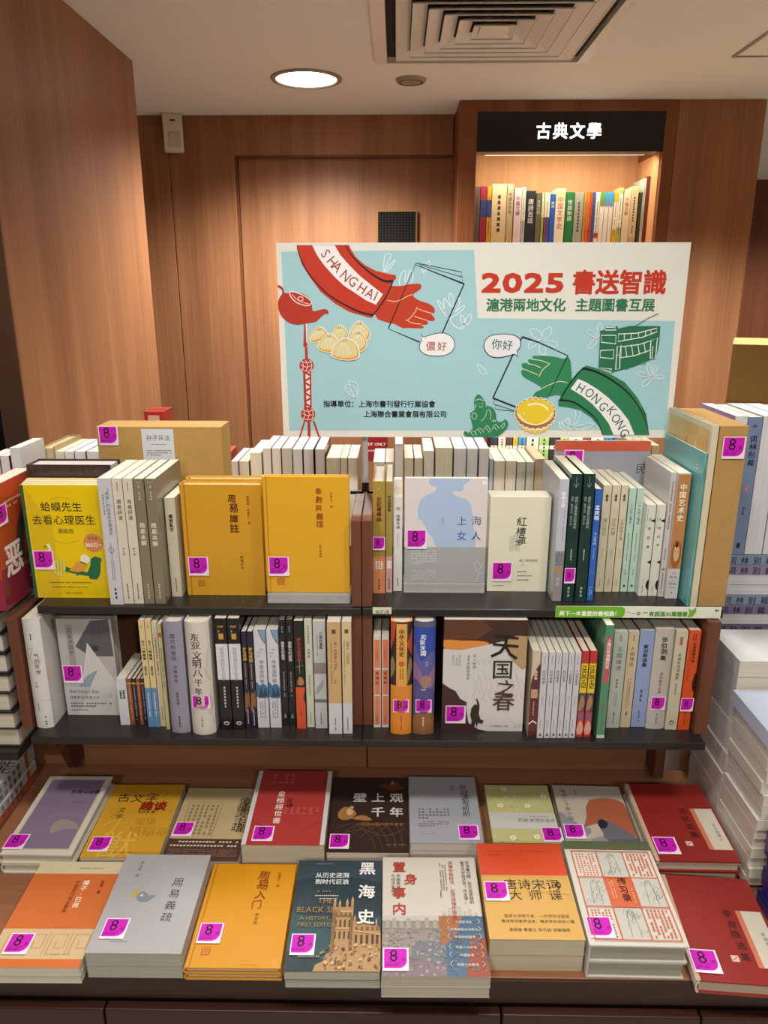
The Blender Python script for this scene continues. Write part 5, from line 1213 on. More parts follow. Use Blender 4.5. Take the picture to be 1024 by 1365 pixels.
for (a, b), w in zip(((767, 776.4), (777.3, 787)), ('left', 'right')):
    low(w + ' one of two colourful red and yellow paperbacks on the lower shelf', a, b, 982.4, 868, '#b02a28', depth=.15, group='red and yellow pair', spinef=lambda P: (P.r(0, .86, 1, 1, '#b83028'), P.r(0, .52, 1, .86, '#dcbf24'), P.t('江户风土记', .5, .84, .82, '#1a1410', .02, .9), P.r(0, .3, 1, .52, '#4c4452'), P.poly([(0, .32), (.4, .5), (.9, .42), (.6, .33)], '#a87a58', 2), P.r(0, .0, 1, .3, '#b43034'), P.poly([(0, .1), (.5, .2), (1, .12), (.8, .04), (.2, .03)], '#d89a88', 2), P.poly([(.1, .26), (.6, .28), (.9, .2), (.4, .22)], '#5a6a8a', 2)))
_last['lo'] += .006
low('green slim paperback with pink title panel right of the red and yellow pair', 794.5, 805.6, 984, 822.6, '#4f8a68', depth=.15, spinef=lambda P: (P.r(.2, .5, .85, .9, '#c05064'), P.t('上海百年滑稽历史', .52, .885, .5, '#f0e0dc', True, 1.02), P.fine(.3, .22, .7, .32, 1, '#a84a50', True), P.fine(.3, .08, .7, .16, 1, '#a84a50', True), P.r(0, 0, 1, .03, '#c9cfc0')))
low('pale mint grey poetry paperback with dark handwritten title', 807.3, 825.3, 970.3, 842, '#b4bcae', spinef=lambda P: (P.t('王国维词', .5, .85, .42, '#3c443c', False, 1.25), P.fine(.4, .9, .6, .96, 1, '#5a6258', True), P.fine(.35, .42, .65, .52, 1, '#6a7268', True), P.fine(.35, .22, .65, .38, 2, '#8a9288', True), P.r(.44, .13, .56, .17, '#a85a50'), P.fine(.44, .03, .56, .12, 1, '#6a7268', True)))
low('cream buff poetry paperback right of the mint grey one', 825.9, 839.6, 969.6, 842, '#c6b395', spinef=lambda P: (P.t('人间词话', .5, .85, .46, '#3c3428', False, 1.25), P.fine(.4, .9, .6, .96, 1, '#6a5a48', True), P.fine(.3, .2, .7, .52, 2, '#8a7a60', True), P.r(.4, .13, .6, .17, '#a85a50')))
low('periwinkle blue paperback with dark title on the lower shelf', 840.2, 859.2, 969, 840.5, '#8c9cc4', spinef=lambda P: (P.t('家训粹语集', .5, .86, .34, '#22263a', True, 1.05), P.fine(.35, .26, .65, .40, 1, '#4a5478', True), P.fine(.42, .05, .58, .18, 1, '#3a4468', True)))
low('grey cream thick paperback with brush title and magenta sticker', 860, 885.3, 972, 839, '#b7b0a6', rnd=.003, spinef=lambda P: (P.t('张伯驹集', .5, .93, .34, '#1a1614', .014, 1.05, cal=True), P.t('诗词曲艺丛录', .5, .58, .20, '#5a5450', False, 1.1), P.fine(.45, .05, .56, .18, 1, '#4a4440', True)), spstick=(.20, .0255, .027))
low('cream paperback with slim title between the grey cream and orange books', 886, 901.8, 972.7, 841, '#c2baa4', spinef=lambda P: (P.t('毛泽东诗词鉴赏', .5, .78, .34, '#3c3830', False, 1.08), P.r(.38, .86, .62, .94, '#b05a4a'), P.fine(.4, .36, .6, .48, 1, '#6a6454', True), P.ell(.5, .075, .22, .022, '#4a463c').ell(.5, .072, .16, .012, '#c2baa4')))
low('bright orange paperback with magenta sticker at the right end of the lower shelf', 903, 918.5, 973, 840.5, '#cf4f18', spinef=lambda P: (P.fine(.3, .9, .7, .97, 2, '#3a1a0c', True), P.t('红星照耀中国', .56, .885, .30, '#5a1c0c', True, 1.08), P.fine(.2, .5, .34, .86, 1, '#7a2c14', True), P.poly([(1, .40), (.8, .42), (.75, .48), (.85, .56), (1, .58)], '#2a1a14', 2), P.fine(.42, .05, .56, .18, 1, '#5a1c0c', True)), spstick=(.20, .0225, .027))

# ================================================================== books lying on the sloping table
GB_ = 'back row of books lying on the table'; GF = 'front row of books lying on the table'
def lav(P):
    P.r(.10, .06, .92, .95, '#b8a878').r(.115, .07, .905, .94, '#83728a')
    P.h('性理与岐黄', .50, .76, .085, '#241c2c', True, sx=1.0, cal=True).fine(.62, .63, .8, .645, 1, '#4a3c54'); P.poly([(.5, .34), (.6, .42), (.8, .38), (.9, .3), (.7, .3), (.55, .24)], '#9a8c84', 2)
flat_stack(['cream bordered purple hardcover, leftmost in the back row on the table', 'lower cream hardcover beneath the purple bordered one'], (64.7, 1034.8), (152, 1034.8), (96.3, 1139.4), (-6, 1139.4), 1166, '#cfc9ba',
           hard=True, rnd=.004, front=lav, stick=(.02, .05, .036), group=GB_)
def guwen(P):
    P.r(0, 0, 1, 1, '#cc982c')
    for x, y in ((.55, .86), (.7, .86), (.86, .86), (.6, .72), (.78, .74), (.12, .6), (.1, .48)): P.line([(x, y), (x + .05, y + .05), (x + .1, y), (x + .04, y - .05), (x + .1, y - .06)], .008, '#a87a20', smooth=3)
    P.h('福稲福', .46, .27, .19, '#b08224').h('福禧', .5, .42, .15, '#b08224'); P.h('獣', .15, .02, .5, '#d8ac48'); P.line([(.1, .4), (.3, .5), (.2, .2)], .02, '#d8ac48', smooth=4)
    P.h('古文字', .12, .74, .185, '#2a2010', False, sp=1.05, cal=True); P.h('趣谈', .49, .625, .185, '#8a1c10', .03); P.h('陈炜湛 著', .49, .575, .055, '#3a2810')
    P.fine(.4, .05, .66, .065, 1, '#5a4414'); P.r(.5, .6, .98, .602, '#7a5a1c'); P.t('文字', .26, .66, .11, '#4a3414', False, 1.2, cal=True)
flat_stack(['ochre yellow paperback with black and red title, second in the back row'], (153, 1046), (248, 1046), (211, 1143), (106, 1143), 1158, '#cc982c', front=guwen, stick=(.06, .06, .036), group=GB_)
def rucang(P):
    P.r(0, 0, 1, 1, '#bda67c'); P.r(0, 0, 1, .28, '#553830')
    P.fine(.14, .22, .95, .26, 1, '#d8ccb4').fine(.04, .17, .94, .21, 1, '#d8ccb4').fine(.04, .03, .96, .15, 5, '#8a6a5c')
    P.line([(.12, .3), (.1, .78), (.58, .78), (.55, .3)], .006, '#5a4c34'); 
    for i in range(6): P.line([(.18 + i * .065, .3), (.17 + i * .07, .77)], .003, '#8a7854')
    P.fine(.13, .32, .55, .75, 6, '#8a7854', True)
    P.t('儒藏灵注疏', .87, .86, .145, '#2a2018', False, .9, cal=True); P.t('儒藏灵注疏', .93, .84, .145, '#2a2018', False, .9)
flat_stack(['tan and brown paperback with ruled manuscript page, third in the back row'], (252, 1051), (345, 1051), (316, 1148), (212, 1148), 1160, '#bda67c', front=rucang, stick=(.02, .30, .036), group=GB_)
def huangji(P):
    P.r(0, 0, 1, 1, '#b03c38'); P.r(0, 0, .055, 1, '#d2cfcc'); P.r(.945, 0, 1, 1, '#d2cfcc')
    P.fine(.2, .8, .52, .96, 4, '#c05e58', True).fine(.42, .38, .9, .48, 6, '#c05e58', True); P.line([(.1, .5), (.3, .66), (.6, .72), (.8, .6)], .008, '#983434', smooth=5); P.line([(.5, .3), (.7, .2), (.9, .28)], .008, '#983434', smooth=5)
    P.t('皇極經世書', .37, .70, .108, '#ecdcd4', .01, 1.12); P.t('邵雍', .50, .6, .085, '#24100e', False, 1.1, cal=True); P.fine(.9, .74, .93, .9, 1, '#7c2624', True)
flat_stack(['thick red book with white side bands and white title in the back row'], (345.7, 1028), (444, 1028), (433, 1127), (320, 1126), 1153, '#b03c38', spine='#d2cfcc', front=huangji, stick=(.115, .035, .037), group=GB_, pages='#cdc3aa')
def bishang(P):
    P.r(0, 0, 1, 1, '#3a2a26')
    for i in range(5): P.line([(.1 + .1 * i, .3 - .04 * i), (.3 + .12 * i, .35), (.5 + .1 * i, .22), (.6 + .08 * i, .05)], .006, '#6a5034', smooth=5)
    P.line([(.1, .2), (.4, .28), (.7, .2), (.95, .3)], .006, '#7a5c3a', smooth=5).line([(.2, .95), (.5, .85), (.9, .92)], .006, '#54403a', smooth=5)
    P.poly([(.62, .88), (.7, .92), (.8, .9), (.86, .95), (.92, .88), (.96, .84), (.85, .83), (.8, .80), (.7, .84)], '#6a3c2c', 2); P.poly([(.76, .9), (.8, .97), (.84, .9)], '#8a7458')
    P.poly([(.1, .5), (.18, .58), (.28, .55), (.34, .48), (.28, .42), (.4, .4), (.54, .4), (.46, .46), (.36, .46), (.22, .4), (.12, .42)], '#a8784a', 2).poly([(.2, .52), (.25, .56), (.3, .5), (.24, .46)], '#d8b080', 2).ell(.27, .57, .03, .02, '#c89468')
    P.h('壁', .28, .66, .18, '#dcd8d0', .02).h('上', .52, .66, .18, '#dcd8d0', .02).h('观', .76, .66, .18, '#dcd8d0', .02).h('千', .52, .46, .18, '#dcd8d0', .02).h('年', .76, .46, .18, '#dcd8d0', .02)
    P.h('一部跳出朝代的千年史', .34, .33, .06, '#b07c48'); P.fine(.72, .08, .96, .1, 1, '#a07c54')
flat_stack(['dark brown paperback with gilt horsemen and large white title, centre of the back row'], (445, 1038), (545, 1037.4), (545, 1136.6), (433.6, 1136), 1149, '#3a2a26', front=bishang, stick=(.03, .03, .036), group=GB_)
def shici(P):
    P.r(0, 0, 1, 1, '#a3a5ac')
    P.step = .1
    for i in range(9):
        for j in range(12):
            x, y = .06 + i * .11 + (.055 if j % 2 else 0), .05 + j * .082
            if x < .98: P.line([(x + .05 * math.cos(a), y + .036 * math.sin(a)) for a in [k * math.pi / 3 for k in range(6)]], .004, '#b4b6bc', True)
    P.step = 1; P.t('诗词读写初阶', .81, .87, .11, '#22242a', .004, 1.02, cal=True); P.t('喻蘅', .64, .85, .045, '#3a3c42', False, 1.2)
    P.fine(.12, .33, .58, .50, 4, '#6a6c74').fine(.12, .22, .55, .31, 3, '#6a6c74'); P.fine(.14, .12, .34, .13, 1, '#6a6c74')
flat_stack(['silver grey patterned hardcover with black brush title, right of centre in the back row', 'lower silver grey hardcover beneath the patterned one'], (545, 1036), (633, 1035.7), (646, 1125), (545.4, 1124), 1144, '#a3a5ac', front=shici, stick=(.67, .04, .037), group=GB_)
def floral(P):
    P.r(0, 0, 1, 1, '#c3be82'); rnd = random.Random(5)
    P.step = .1
    for i in range(90):
        x, y, a = rnd.uniform(.04, .96), rnd.uniform(.02, .98), rnd.uniform(0, 6.28)
        c = rnd.choice(['#97a050', '#97a050', '#e2dfc8', '#d89a50', '#a8ac5c'])
        P.poly([(x, y), (x + .03 * math.cos(a) - .008, y + .02 * math.sin(a) + .006), (x + .05 * math.cos(a), y + .035 * math.sin(a)), (x + .03 * math.cos(a) + .008, y + .02 * math.sin(a) - .006)], c, 2)
    for x, y in ((.3, .92), (.62, .62), (.2, .62), (.65, .1), (.9, .8), (.3, .08)):
        for k in range(5):
            a = k * 1.257; P.ell(x + .03 * math.cos(a), y + .022 * math.sin(a), .022, .016, '#e8e6d2', 8)
        P.ell(x, y, .012, .01, '#d8a040', 8)
    P.step = 1; P.r(0, .22, 1, .50, '#c9c8be'); P.h('苏轼诗词文选评', .42, .34, .085, '#3c3c30', False, sx=.95, cal=True); P.fine(.62, .42, .9, .44, 1, '#7a7a6c')
flat_stack(['pale yellow green floral paperback with white band in the back row', 'lower copy under the pale yellow green floral paperback'], (644.5, 1046), (730.5, 1048), (750, 1124), (657.5, 1124), 1144, '#c3be82', front=floral, stick=(.74, 0.01, .036), group=GB_)
def wanming(P):
    P.r(0, 0, 1, 1, '#bcb0a0')
    P.poly([(.3, .25), (.38, .42), (.42, .62), (.5, .74), (.7, .78), (.88, .76), (.98, .7), (1, .55), (1, .12), (.7, .3), (.5, .32)], '#aa5e42', 1)
    P.poly([(0, .5), (.1, .44), (.25, .3), (.4, .22), (.3, .1), (0, .1)], '#8c8a94', 2); P.poly([(.5, .36), (.6, .42), (.72, .34), (.9, .2), (1, .1), (1, 0), (.5, 0), (.55, .15)], '#6c6872', 1).poly([(.52, .34), (.58, .40), (.66, .34), (.62, .26), (.54, .24)], '#2c2830', 2).poly([(.3, .0), (.5, .12), (.6, 0)], '#9c96a0', 2)
    P.t('晚明二十家小品', .145, .92, .083, '#3c3630', False, 1.12, cal=True); P.t('施蛰存', .32, .93, .042, '#5a5248', False, 1.15)
flat_stack(['beige paperback with terracotta hill and ink mountain in the back row', 'lower copy under the beige hill paperback'], (733, 1047.5), (826, 1048), (853, 1128), (756, 1121), 1144, '#bcb0a0', front=wanming, stick=(.02, .05, .036), group=GB_)
def redbook(title, au):
    def f(P):
        P.r(0, 0, 1, 1, '#8c2620'); P.r(0, 0, .05, 1, '#c8a890')
        P.poly([(.70, .14), (.98, .14), (.98, .66), (.70, .66)], '#ccc4b4'); P.r(.70, .14, .755, .66, '#c87858')
        P.t(title, .60, .66, .105, '#281210', .01, 1.3, cal=True); P.t(au, .9, .46, .05, '#4a3a30', False, 1.15, cal=True); P.r(.45, .18, .53, .235, '#d8b8a8'); P.line([(.46, .19), (.52, .225)], .008, '#a84c3c')
    return f
flat_stack(['dark red hardcover with pale title slip, upper right in the back row', 'lower dark red hardcover beneath the upper right one'], (829, 1043.5), (934.4, 1048), (989, 1149), (876.4, 1148), 1178, '#8c2620', spine='#cfc4b0', hard=True, rnd=.004, front=redbook('苏轼选集', '王水照選注'), stick=(.06, .07, .04), group=GB_, pages='#c6b8a2')

# ---- front row
def yi(P):
    P.r(0, 0, 1, 1, '#cc6c34'); P.r(0, .87, 1, 1, '#cfc2a0'); P.r(0, .07, 1, .33, '#cbb288'); P.r(0, 0, 1, .07, '#cc6c34')
    for i in range(4):
        x = .1 + .24 * i; P.line([(x, .1), (x, .28), (x + .16, .28), (x + .16, .16), (x + .06, .16), (x + .06, .22)], .014, '#c09068'); P.line([(x + .2, .3), (x + .2, .1)], .01, '#c09068')
    P.t('稽子·已尚', .66, .80, .075, '#f0dcc4', True, 1.05); P.t('中国古代戏论家传', .56, .80, .055, '#5c2c14', False, 1.05); P.t('赵恒 著', .85, .8, .045, '#5c2c14', False, 1.1); P.fine(.5, .92, .78, .935, 1, '#7a6c4c')
    P.fine(.6, .1, .85, .115, 1, '#a87850')
flat_stack(['orange and cream paperback with white title, leftmost in the front row', 'lower orange and cream paperback beneath the leftmost one'], (56.6, 1149), (166, 1149), (107.4, 1290), (-27, 1290), 1313, '#cfc2a0', front=yi, stick=(.13, .10, .037), group=GF)
def yishu(P):
    P.r(0, 0, 1, 1, '#a5a3a4'); P.t('周易義疏', .72, .74, .13, '#1e1c1e', False, 1.22, cal=False); P.t('廖名春 撰', .22, .92, .042, '#3a383a', False, 1.15)
    P.poly([(.23, .53), (.26, .60), (.34, .60), (.40, .57), (.36, .55), (.34, .5), (.28, .54)], '#b0a45c', 2); P.poly([(.31, .54), (.34, .59), (.40, .58), (.44, .55), (.52, .555), (.46, .49), (.38, .48), (.33, .5)], '#7c858e', 2); P.ell(.36, .55, .02, .013, '#c8c8c8', 10)
    P.fine(.2, .095, .42, .11, 1, '#5a585a')
flat_stack(['light grey paperback with small swirl emblem and vertical black title', 'lower light grey paperback beneath the swirl emblem one'], (169, 1139.5), (283, 1139.5), (241, 1272), (112, 1270.4), 1305, '#a5a3a4', front=yishu, stick=(.09, .12, .037), group=GF, pages='#b4aea2')
def rumen(P): P.line([(.065, 0), (.065, 1)], .02, '#b07408'); P.t('周易入门', .64, .93, .135, '#7a3410', .01, 1.02, cal=True); P.t('张善文 撰', .82, .91, .04, '#7a4a18', False, 1.1); P.t('新修版', .65, .49, .045, '#6a3a14', False, 1.12); P.fine(.58, .02, .8, .03, 1, '#b07408'); seal(P, .15, .105, .09)
flat_stack(['golden yellow hardcover with red brown title, third in the front row', 'lower golden yellow hardcover beneath the third front row one'], (283, 1152), (398.4, 1152), (373, 1290), (241, 1290.7), 1309, '#cc8c14', hard=True, rnd=.004, front=rumen, stick=(.07, .20, .037), group=GF)
def blacksea(P):
    P.r(0, 0, 1, 1, '#273840'); P.poly([(0, .5), (.3, .42), (1, .46), (1, 0), (0, 0)], '#2c4a50', 0); P.poly([(0, .8), (.5, .85), (1, .78), (1, 1), (0, 1)], '#36454e'); P.poly([(0, 0), (0, .16), (.3, .12), (.45, .06), (.5, 0)], '#1a3038')
    ST = '#a8845a'; SD = '#7c5c3c'; SL_ = '#c8a478'
    P.poly([(.3, 0), (.32, .05), (.4, .08), (.42, .13), (.48, .16), (.46, .2), (.46, .52), (.47, .54), (.69, .54), (.69, .42), (.78, .40), (.98, .37), (1, .3), (1, 0)], ST)
    for x, w, y0, y1 in ((.46, .03, .5, .62), (.52, .025, .52, .60), (.6, .03, .52, .61), (.66, .03, .5, .63), (.70, .02, .38, .46), (.78, .02, .36, .44), (.86, .02, .34, .43), (.94, .02, .34, .43)):
        P.r(x, y0, x + w, y1 - .03, ST).poly([(x, y1 - .03), (x + w, y1 - .03), (x + w / 2, y1 + .01)], SL_)
    P.r(.47, .49, .68, .505, SL_).r(.47, .45, .68, .46, SD)
    for x in (.49, .54, .59, .64): P.poly([(x, .46), (x + .03, .46), (x + .03, .475), (x + .015, .49), (x, .475)], SD).r(x + .004, .36, x + .022, .42, '#4a3826').r(x + .004, .26, x + .022, .32, '#4a3826')
    P.poly([(.46, .35), (.69, .35), (.69, .34), (.46, .34)], SL_); P.poly([(.7, .33), (1, .3), (1, .29), (.7, .32)], SL_)
    for x in (.72, .78, .84, .90, .95): P.r(x, .22, x + .025, .29, '#4a3826').r(x, .335, x + .025, .36, SD)
    rnd = random.Random(8)
    P.step = .1
    for i in range(70):
        x, y = rnd.uniform(.36, 1), rnd.uniform(0, .2); s_ = rnd.uniform(.01, .035)
        P.poly([(x, y), (min(1, x + s_), y + s_ * .3), (min(1, x + s_ * .7), y + s_), (x - s_ * .3, y + s_ * .6)], rnd.choice([SD, SL_, '#94704a', '#5a4630']))
    P.step = 1; P.r(.46, .14, .5, .5, SD).r(.66, .2, .69, .45, SD)
    P.h('THE', .28, .565, .10, '#9a7c3c', False, sx=.9).h('BLACK SEA', .05, .48, .11, '#9a7c3c', False, sx=.85).h('A HISTORY,', .1, .415, .068, '#9a7c3c', False, sx=.9).h('FIRST EDITION', .08, .355, .075, '#9a7c3c', False, sx=.85)
    P.h('从历史涟漪', .22, .815, .080, '#dcdcd8', .012).h('到时代巨浪', .22, .75, .080, '#dcdcd8', .012).fine(.26, .665, .42, .69, 1, '#8a7438').fine(.24, .625, .56, .645, 1, '#c8c8c0').fine(.3, .60, .5, .615, 1, '#c8c8c0').fine(.2, .945, .42, .955, 1, '#b8bcb8')
    P.t('黑海史', .83, .975, .20, '#e6e4e0', .02, 1.72); P.fine(.13, .1, .36, .115, 1, '#b8b8b0')
flat_stack(['dark teal paperback with golden sea castle and large white title', 'lower teal paperback beneath the sea castle one'], (400.6, 1147.6), (510.6, 1147), (507, 1294.5), (374, 1296), 1321, '#273840', front=blacksea, stick=(.04, .12, .037), group=GF, pages='#b9b6a8')
def zhishen(P):
    P.r(0, 0, 1, 1, '#c9c3b8'); P.r(0, 0, 1, .465, '#8e857e'); rnd = random.Random(3)
    P.r(.56, 0, 1, .465, '#45667e'); P.poly([(.56, 0), (.56, .2), (.7, .3), (.8, .465), (.56, .465)], '#a0663c'); P.poly([(.78, 0), (.85, .3), (1, .3), (1, 0)], '#94482e'); P.r(.28, .06, .58, .26, '#6c727c'); P.poly([(0, 0), (.6, 0), (.6, .08), (.3, .14), (0, .12)], '#806c74')
    P.step = .03
    for i in range(420):
        x, y = rnd.uniform(0, .97), rnd.uniform(0, .36); a, b = rnd.uniform(.01, .04), rnd.uniform(.004, .018)
        if x > .62 and y > .3 and rnd.random() < .7: continue
        P.r(x, y, min(1, x + a), y + b, rnd.choice(['#9a9088', '#756e6a', '#827971', '#a59c94', '#8c7f76', '#6a686c'] if x < .6 else ['#527088', '#3e5a72', '#94705e', '#74605a', '#5c7890', '#85483a']))
    P.step = 1; P.r(0, .42, .56, .465, '#bab6ae')
    for x, h in ((.03, .43), (.1, .44), (.17, .42), (.24, .44), (.33, .43), (.42, .445), (.5, .43)): P.r(x, .36, x + .04, h, '#a09890')
    for x, h in ((.6, .5), (.66, .53), (.71, .55), (.76, .54), (.81, .5), (.86, .52), (.92, .49)): P.r(x, .465, x + .035, h, '#b8b2aa')
    P.h('置', .10, .86, .15, '#b03428', .012, sx=1.0).h('身', .22, .745, .15, '#b03428', .012).h('事', .095, .62, .15, '#b03428', .012).h('内', .095, .48, .15, '#b03428', .012)
    P.t('中国政府', .165, .83, .045, '#5a4c46', False, 1.1).t('与经济发展', .11, .83, .045, '#5a4c46', False, 1.1)
    P.t('读懂中国经济，必须读懂中国政府', .725, .96, .052, '#b0443a', False, 1.03); P.t('在海量问题，深究其逻辑的', .91, .96, .046, '#3c3836', False, 1.03).t('复旦大学经济学「毕业课」', .855, .96, .046, '#3c3836', False, 1.03); P.fine(.6, .68, .68, .94, 3, '#8a847c', True); P.fine(.59, .6, .615, .68, 1, '#6a645c', True)
    for i, y in enumerate((.40, .34, .28, .20, .14, .07)):
        P.h(('文津图书奖', '年度最受关注图书', '年度财经图书', '年度十大好书', '中国好书', '年度十大图书')[i], .80, y, .034, '#d8d8d4', False, 'c'); P.line([(.66, y + .035), (.64, y + .015), (.66, y - .005)], .005, '#c8c0b4', smooth=3).line([(.94, y + .035), (.96, y + .015), (.94, y - .005)], .005, '#c8c0b4', smooth=3)
flat_stack(['white paperback with red title and hazy city photograph in the front row', 'lower white paperback beneath the city photograph one'], (510.6, 1144), (634.7, 1142.5), (654, 1302.4), (507, 1302.4), 1332, '#c9c3b8', front=zhishen, stick=(.01, .035, .038), group=GF, pages='#bdb6a6')
def tangshi(P):
    P.r(0, 0, 1, .63, '#cba055'); P.r(0, .63, 1, 1, '#cc4a26')
    P.fine(.1, .90, .4, .915, 1, '#8c2c14').fine(.5, .90, .82, .915, 1, '#8c2c14').h('唐诗宋', .13, .85, .045, '#8c2c14')
    P.h('唐诗宋词', .24, .495, .155, '#2c2014', .004, sp=1.03).h('大 师 课', .28, .385, .15, '#2c2014', .004, sp=1.1); P.ell(.86, .535, .03, .035, '#2c2014').h('课', .845, .525, .04, '#cba055')
    P.h('国学大师程千帆，一代词宗沈祖棻', .19, .205, .047, '#4a3820').h('唐诗宋词家学读本，精讲传世诗词111篇', .15, .155, .046, '#4a3820').h('莫砺锋 戴建业 陈引驰 诚挚推荐', .22, .075, .046, '#4a3820'); P.line([(.5, .45), (.75, .46), (.98, .43)], .008, '#b88c48')
    P.r(0, .628, 1, .634, '#d8b070')
flat_stack(['vermilion and ochre paperback with black title in the front row', 'lower vermilion and ochre paperback beneath it'], (635, 1125), (748, 1125), (779.8, 1252.8), (651.6, 1252.8), 1297, '#cba055', front=tangshi, stick=(.02, .36, .038), group=GF, pages='#c8bfa8')
def chuanxi(P):
    P.r(0, 0, 1, 1, '#c9c5bb'); P.r(0, .905, 1, 1, '#5a6246'); O = '#c8623c'; rnd = random.Random(2)
    xs_, ys_ = (.07, .35, .65, .95), (.88, .61, .33, .04)
    for i in range(3):
        for j in range(3):
            x0, x1, y1, y0 = xs_[i] + .01, xs_[i + 1] - .01, ys_[j] - .008, ys_[j + 1] + .008
            if i == 1 and j == 1: P.r(x0 - .01, y0 - .01, x1 + .01, y1 + .01, O); continue
            if (i + j) % 2 == 1:
                P.r(x0, y0, x1, y1, '#bcb9b0')
                for k in range(9):
                    a, b = rnd.uniform(x0, x1 - .08), rnd.uniform(y0, y1 - .06)
                    P.line([(a, b), (a + .03, b + .05), (a + .06, b + .02), (min(x1, a + .09), b + .05)], .004, '#7a7870', smooth=4)
                P.line([((x0 + x1) / 2 - .04, y0 + .02), ((x0 + x1) / 2 - .02, y1 - .05), ((x0 + x1) / 2 + .04, y1 - .04), ((x0 + x1) / 2 + .06, y0 + .02)], .005, '#6a6860', smooth=5)
            else: P.fine(x0 + .02, y0 + .01, x1 - .02, y1 - .01, 6, O, True, .6)
    for x in xs_: P.line([(x, ys_[3]), (x, ys_[0])], .012, O)
    for y in ys_: P.line([(xs_[0], y), (xs_[-1], y)], .012, O)
    P.t('传习录', .53, .605, .10, '#2c1810', .006, 1.1, cal=True); P.fine(.38, .4, .44, .58, 2, '#e0a888', True).fine(.60, .36, .63, .5, 1, '#e0a888', True)
flat_stack(['white and orange gridded book with ink drawings and green top band', 'lower gridded book beneath the green banded one'], (750, 1121.8), (863.8, 1121.8), (919.8, 1263), (783.7, 1260), 1307, '#c9c5bb', front=chuanxi, stick=(.03, .055, .038), group=GF, pages='#a9a79a', hard=True)
flat_stack(['dark red hardcover with cream spine and title slip at the front right corner'], (883.5, 1168), (1003, 1171), (1052, 1311), (925.7, 1311), 1329, '#8c2620', spine='#cfc4b0', hard=True, rnd=.004, front=redbook('李商隐选集', '周振甫 選注'), stick=(.02, .06, .04), group=GF, pages='#c6b8a2')

# ================================================================== neighbouring displays, left edge
def lying(label, x0, y0, w, d, z, th, col, pages=PAGE, rot=0, face='foot', hard=False, group=None, front=None, spine=None, spinef=None, base=None, kind='wrap', stick=None):
    """book lying flat; face: which side points at the aisle (-y): foot, fore-edge or spine; x0,y0 is its near left corner"""
    zz = z + .0004
    if face == 'foot': X, Yv, W, H = (1, 0, 0), (0, 1, 0), w, d; o = (x0, y0, zz)
    elif face == 'spine': X, Yv, W, H = (0, 1, 0), (-1, 0, 0), d, w; o = (x0 + w, y0, zz)
    elif face == 'fore': X, Yv, W, H = (0, -1, 0), (1, 0, 0), d, w; o = (x0, y0 + d, zz)
    elif face == 'spine_right': X, Yv, W, H = (-1, 0, 0), (0, -1, 0), w, d; o = (x0 + w, y0 + d, zz)
    elif face == 'fore_right': X, Yv, W, H = (1, 0, 0), (0, 1, 0), w, d; o = (x0, y0, zz)
    return book(label, W, H, th - .0008, M_cols(o, X, Yv, (0, 0, 1)), col, spine=spine, pages=pages, hard=hard, group=group, front=front, spinef=spinef, kind=kind, stick=stick)
nb = thing('side_display', 'neighbouring wooden display shelf at the left edge holding a stack of hardcovers', 'display stand', (-1.0, 1.38, 0))
MB().box(-.05, -.21, .778, .315, -.01, .794, SHELF).build('shelf', nb, .001)
MB().box(-.05, -.0095, 0, .315, .01, 1.04, TABW).build('back_panel', nb)
MB()  .box(-.07, -.21, .65, -.051, .01, 1.04, TABW).build('side_panel', nb)
z = .7945
words = ['topmost', 'second', 'third', 'fourth', 'fifth', 'sixth', 'bottom']
ths = (.0405, .037, .0395, .038, .04, .0385, .0395)
for i in range(7):
    th = ths[i] * .973
    lying(words[6 - i] + ' dark covered hardcover in the tall stack at the left edge', -.876 + random.uniform(-.004, .004), 1.185 + random.uniform(-.004, .004), .187, .165, z, th, '#2a2428', pages='#cfc8b8', hard=True, face='foot', group='stack of dark hardcovers at left')
    z += th
print('left stack top', z, Z_UP)
# stack with white cover and red lettering on the sloping table
WZ = base_z(1.328) + .0012
def nal(P): P.h('NEN', .62, .86, .12, '#c8602c', True, shear=.2).h('NAL', .55, .74, .15, '#c8602c', True, shear=.2); P.h('能', .76, .52, .26, '#2a2a2c', False); P.fine(.6, .4, .95, .44, 1, '#6a6a6a'); P.poly([(0, 0), (1, 0), (1, .18), (0, .24)], '#b8bcc4')
for i in range(4):
    lying(['bottom white book', 'second white book from the bottom', 'third white book from the bottom', 'red lettered white book'][i] + ' in the small stack at the left table edge', -.9 + .002 * (i % 2), 1.12 + .004 * ((i + 1) % 2), .158, .205, WZ + .0203 * i, .0203, '#cfd0d2' if i else '#c8643c', pages=PAGE, face='foot', group='white books at left of the table', front=nal if i == 3 else None)
# the closed right sides of the white books in that small stack carry their titles
for k, o in enumerate([x for x in C.objects if x.get('group') == 'white books at left of the table']):
    w, d, th = .158, .205, .0195
    MB().box(w + .0001, .0005, .0003, w + .0009, d - .0005, th - .0003, mat('#c8643c' if k == 0 else '#cfd0d2', 'wrap')).build('spine', o)
    P = Print(d, th, 'wrap')
    for q, ch in enumerate('生活有智慧'): P.h(ch, .30 + .085 * q, .18, .065, '#5a5a60', .02)
    P.fine(.08, .3, .25, .7, 1, '#8a8a90'); P.r(.80, 0, .86, 1, '#c8602c')
    P.build('spine_print', o, lambda x, y, z: (w + .0012 + z, x, y))
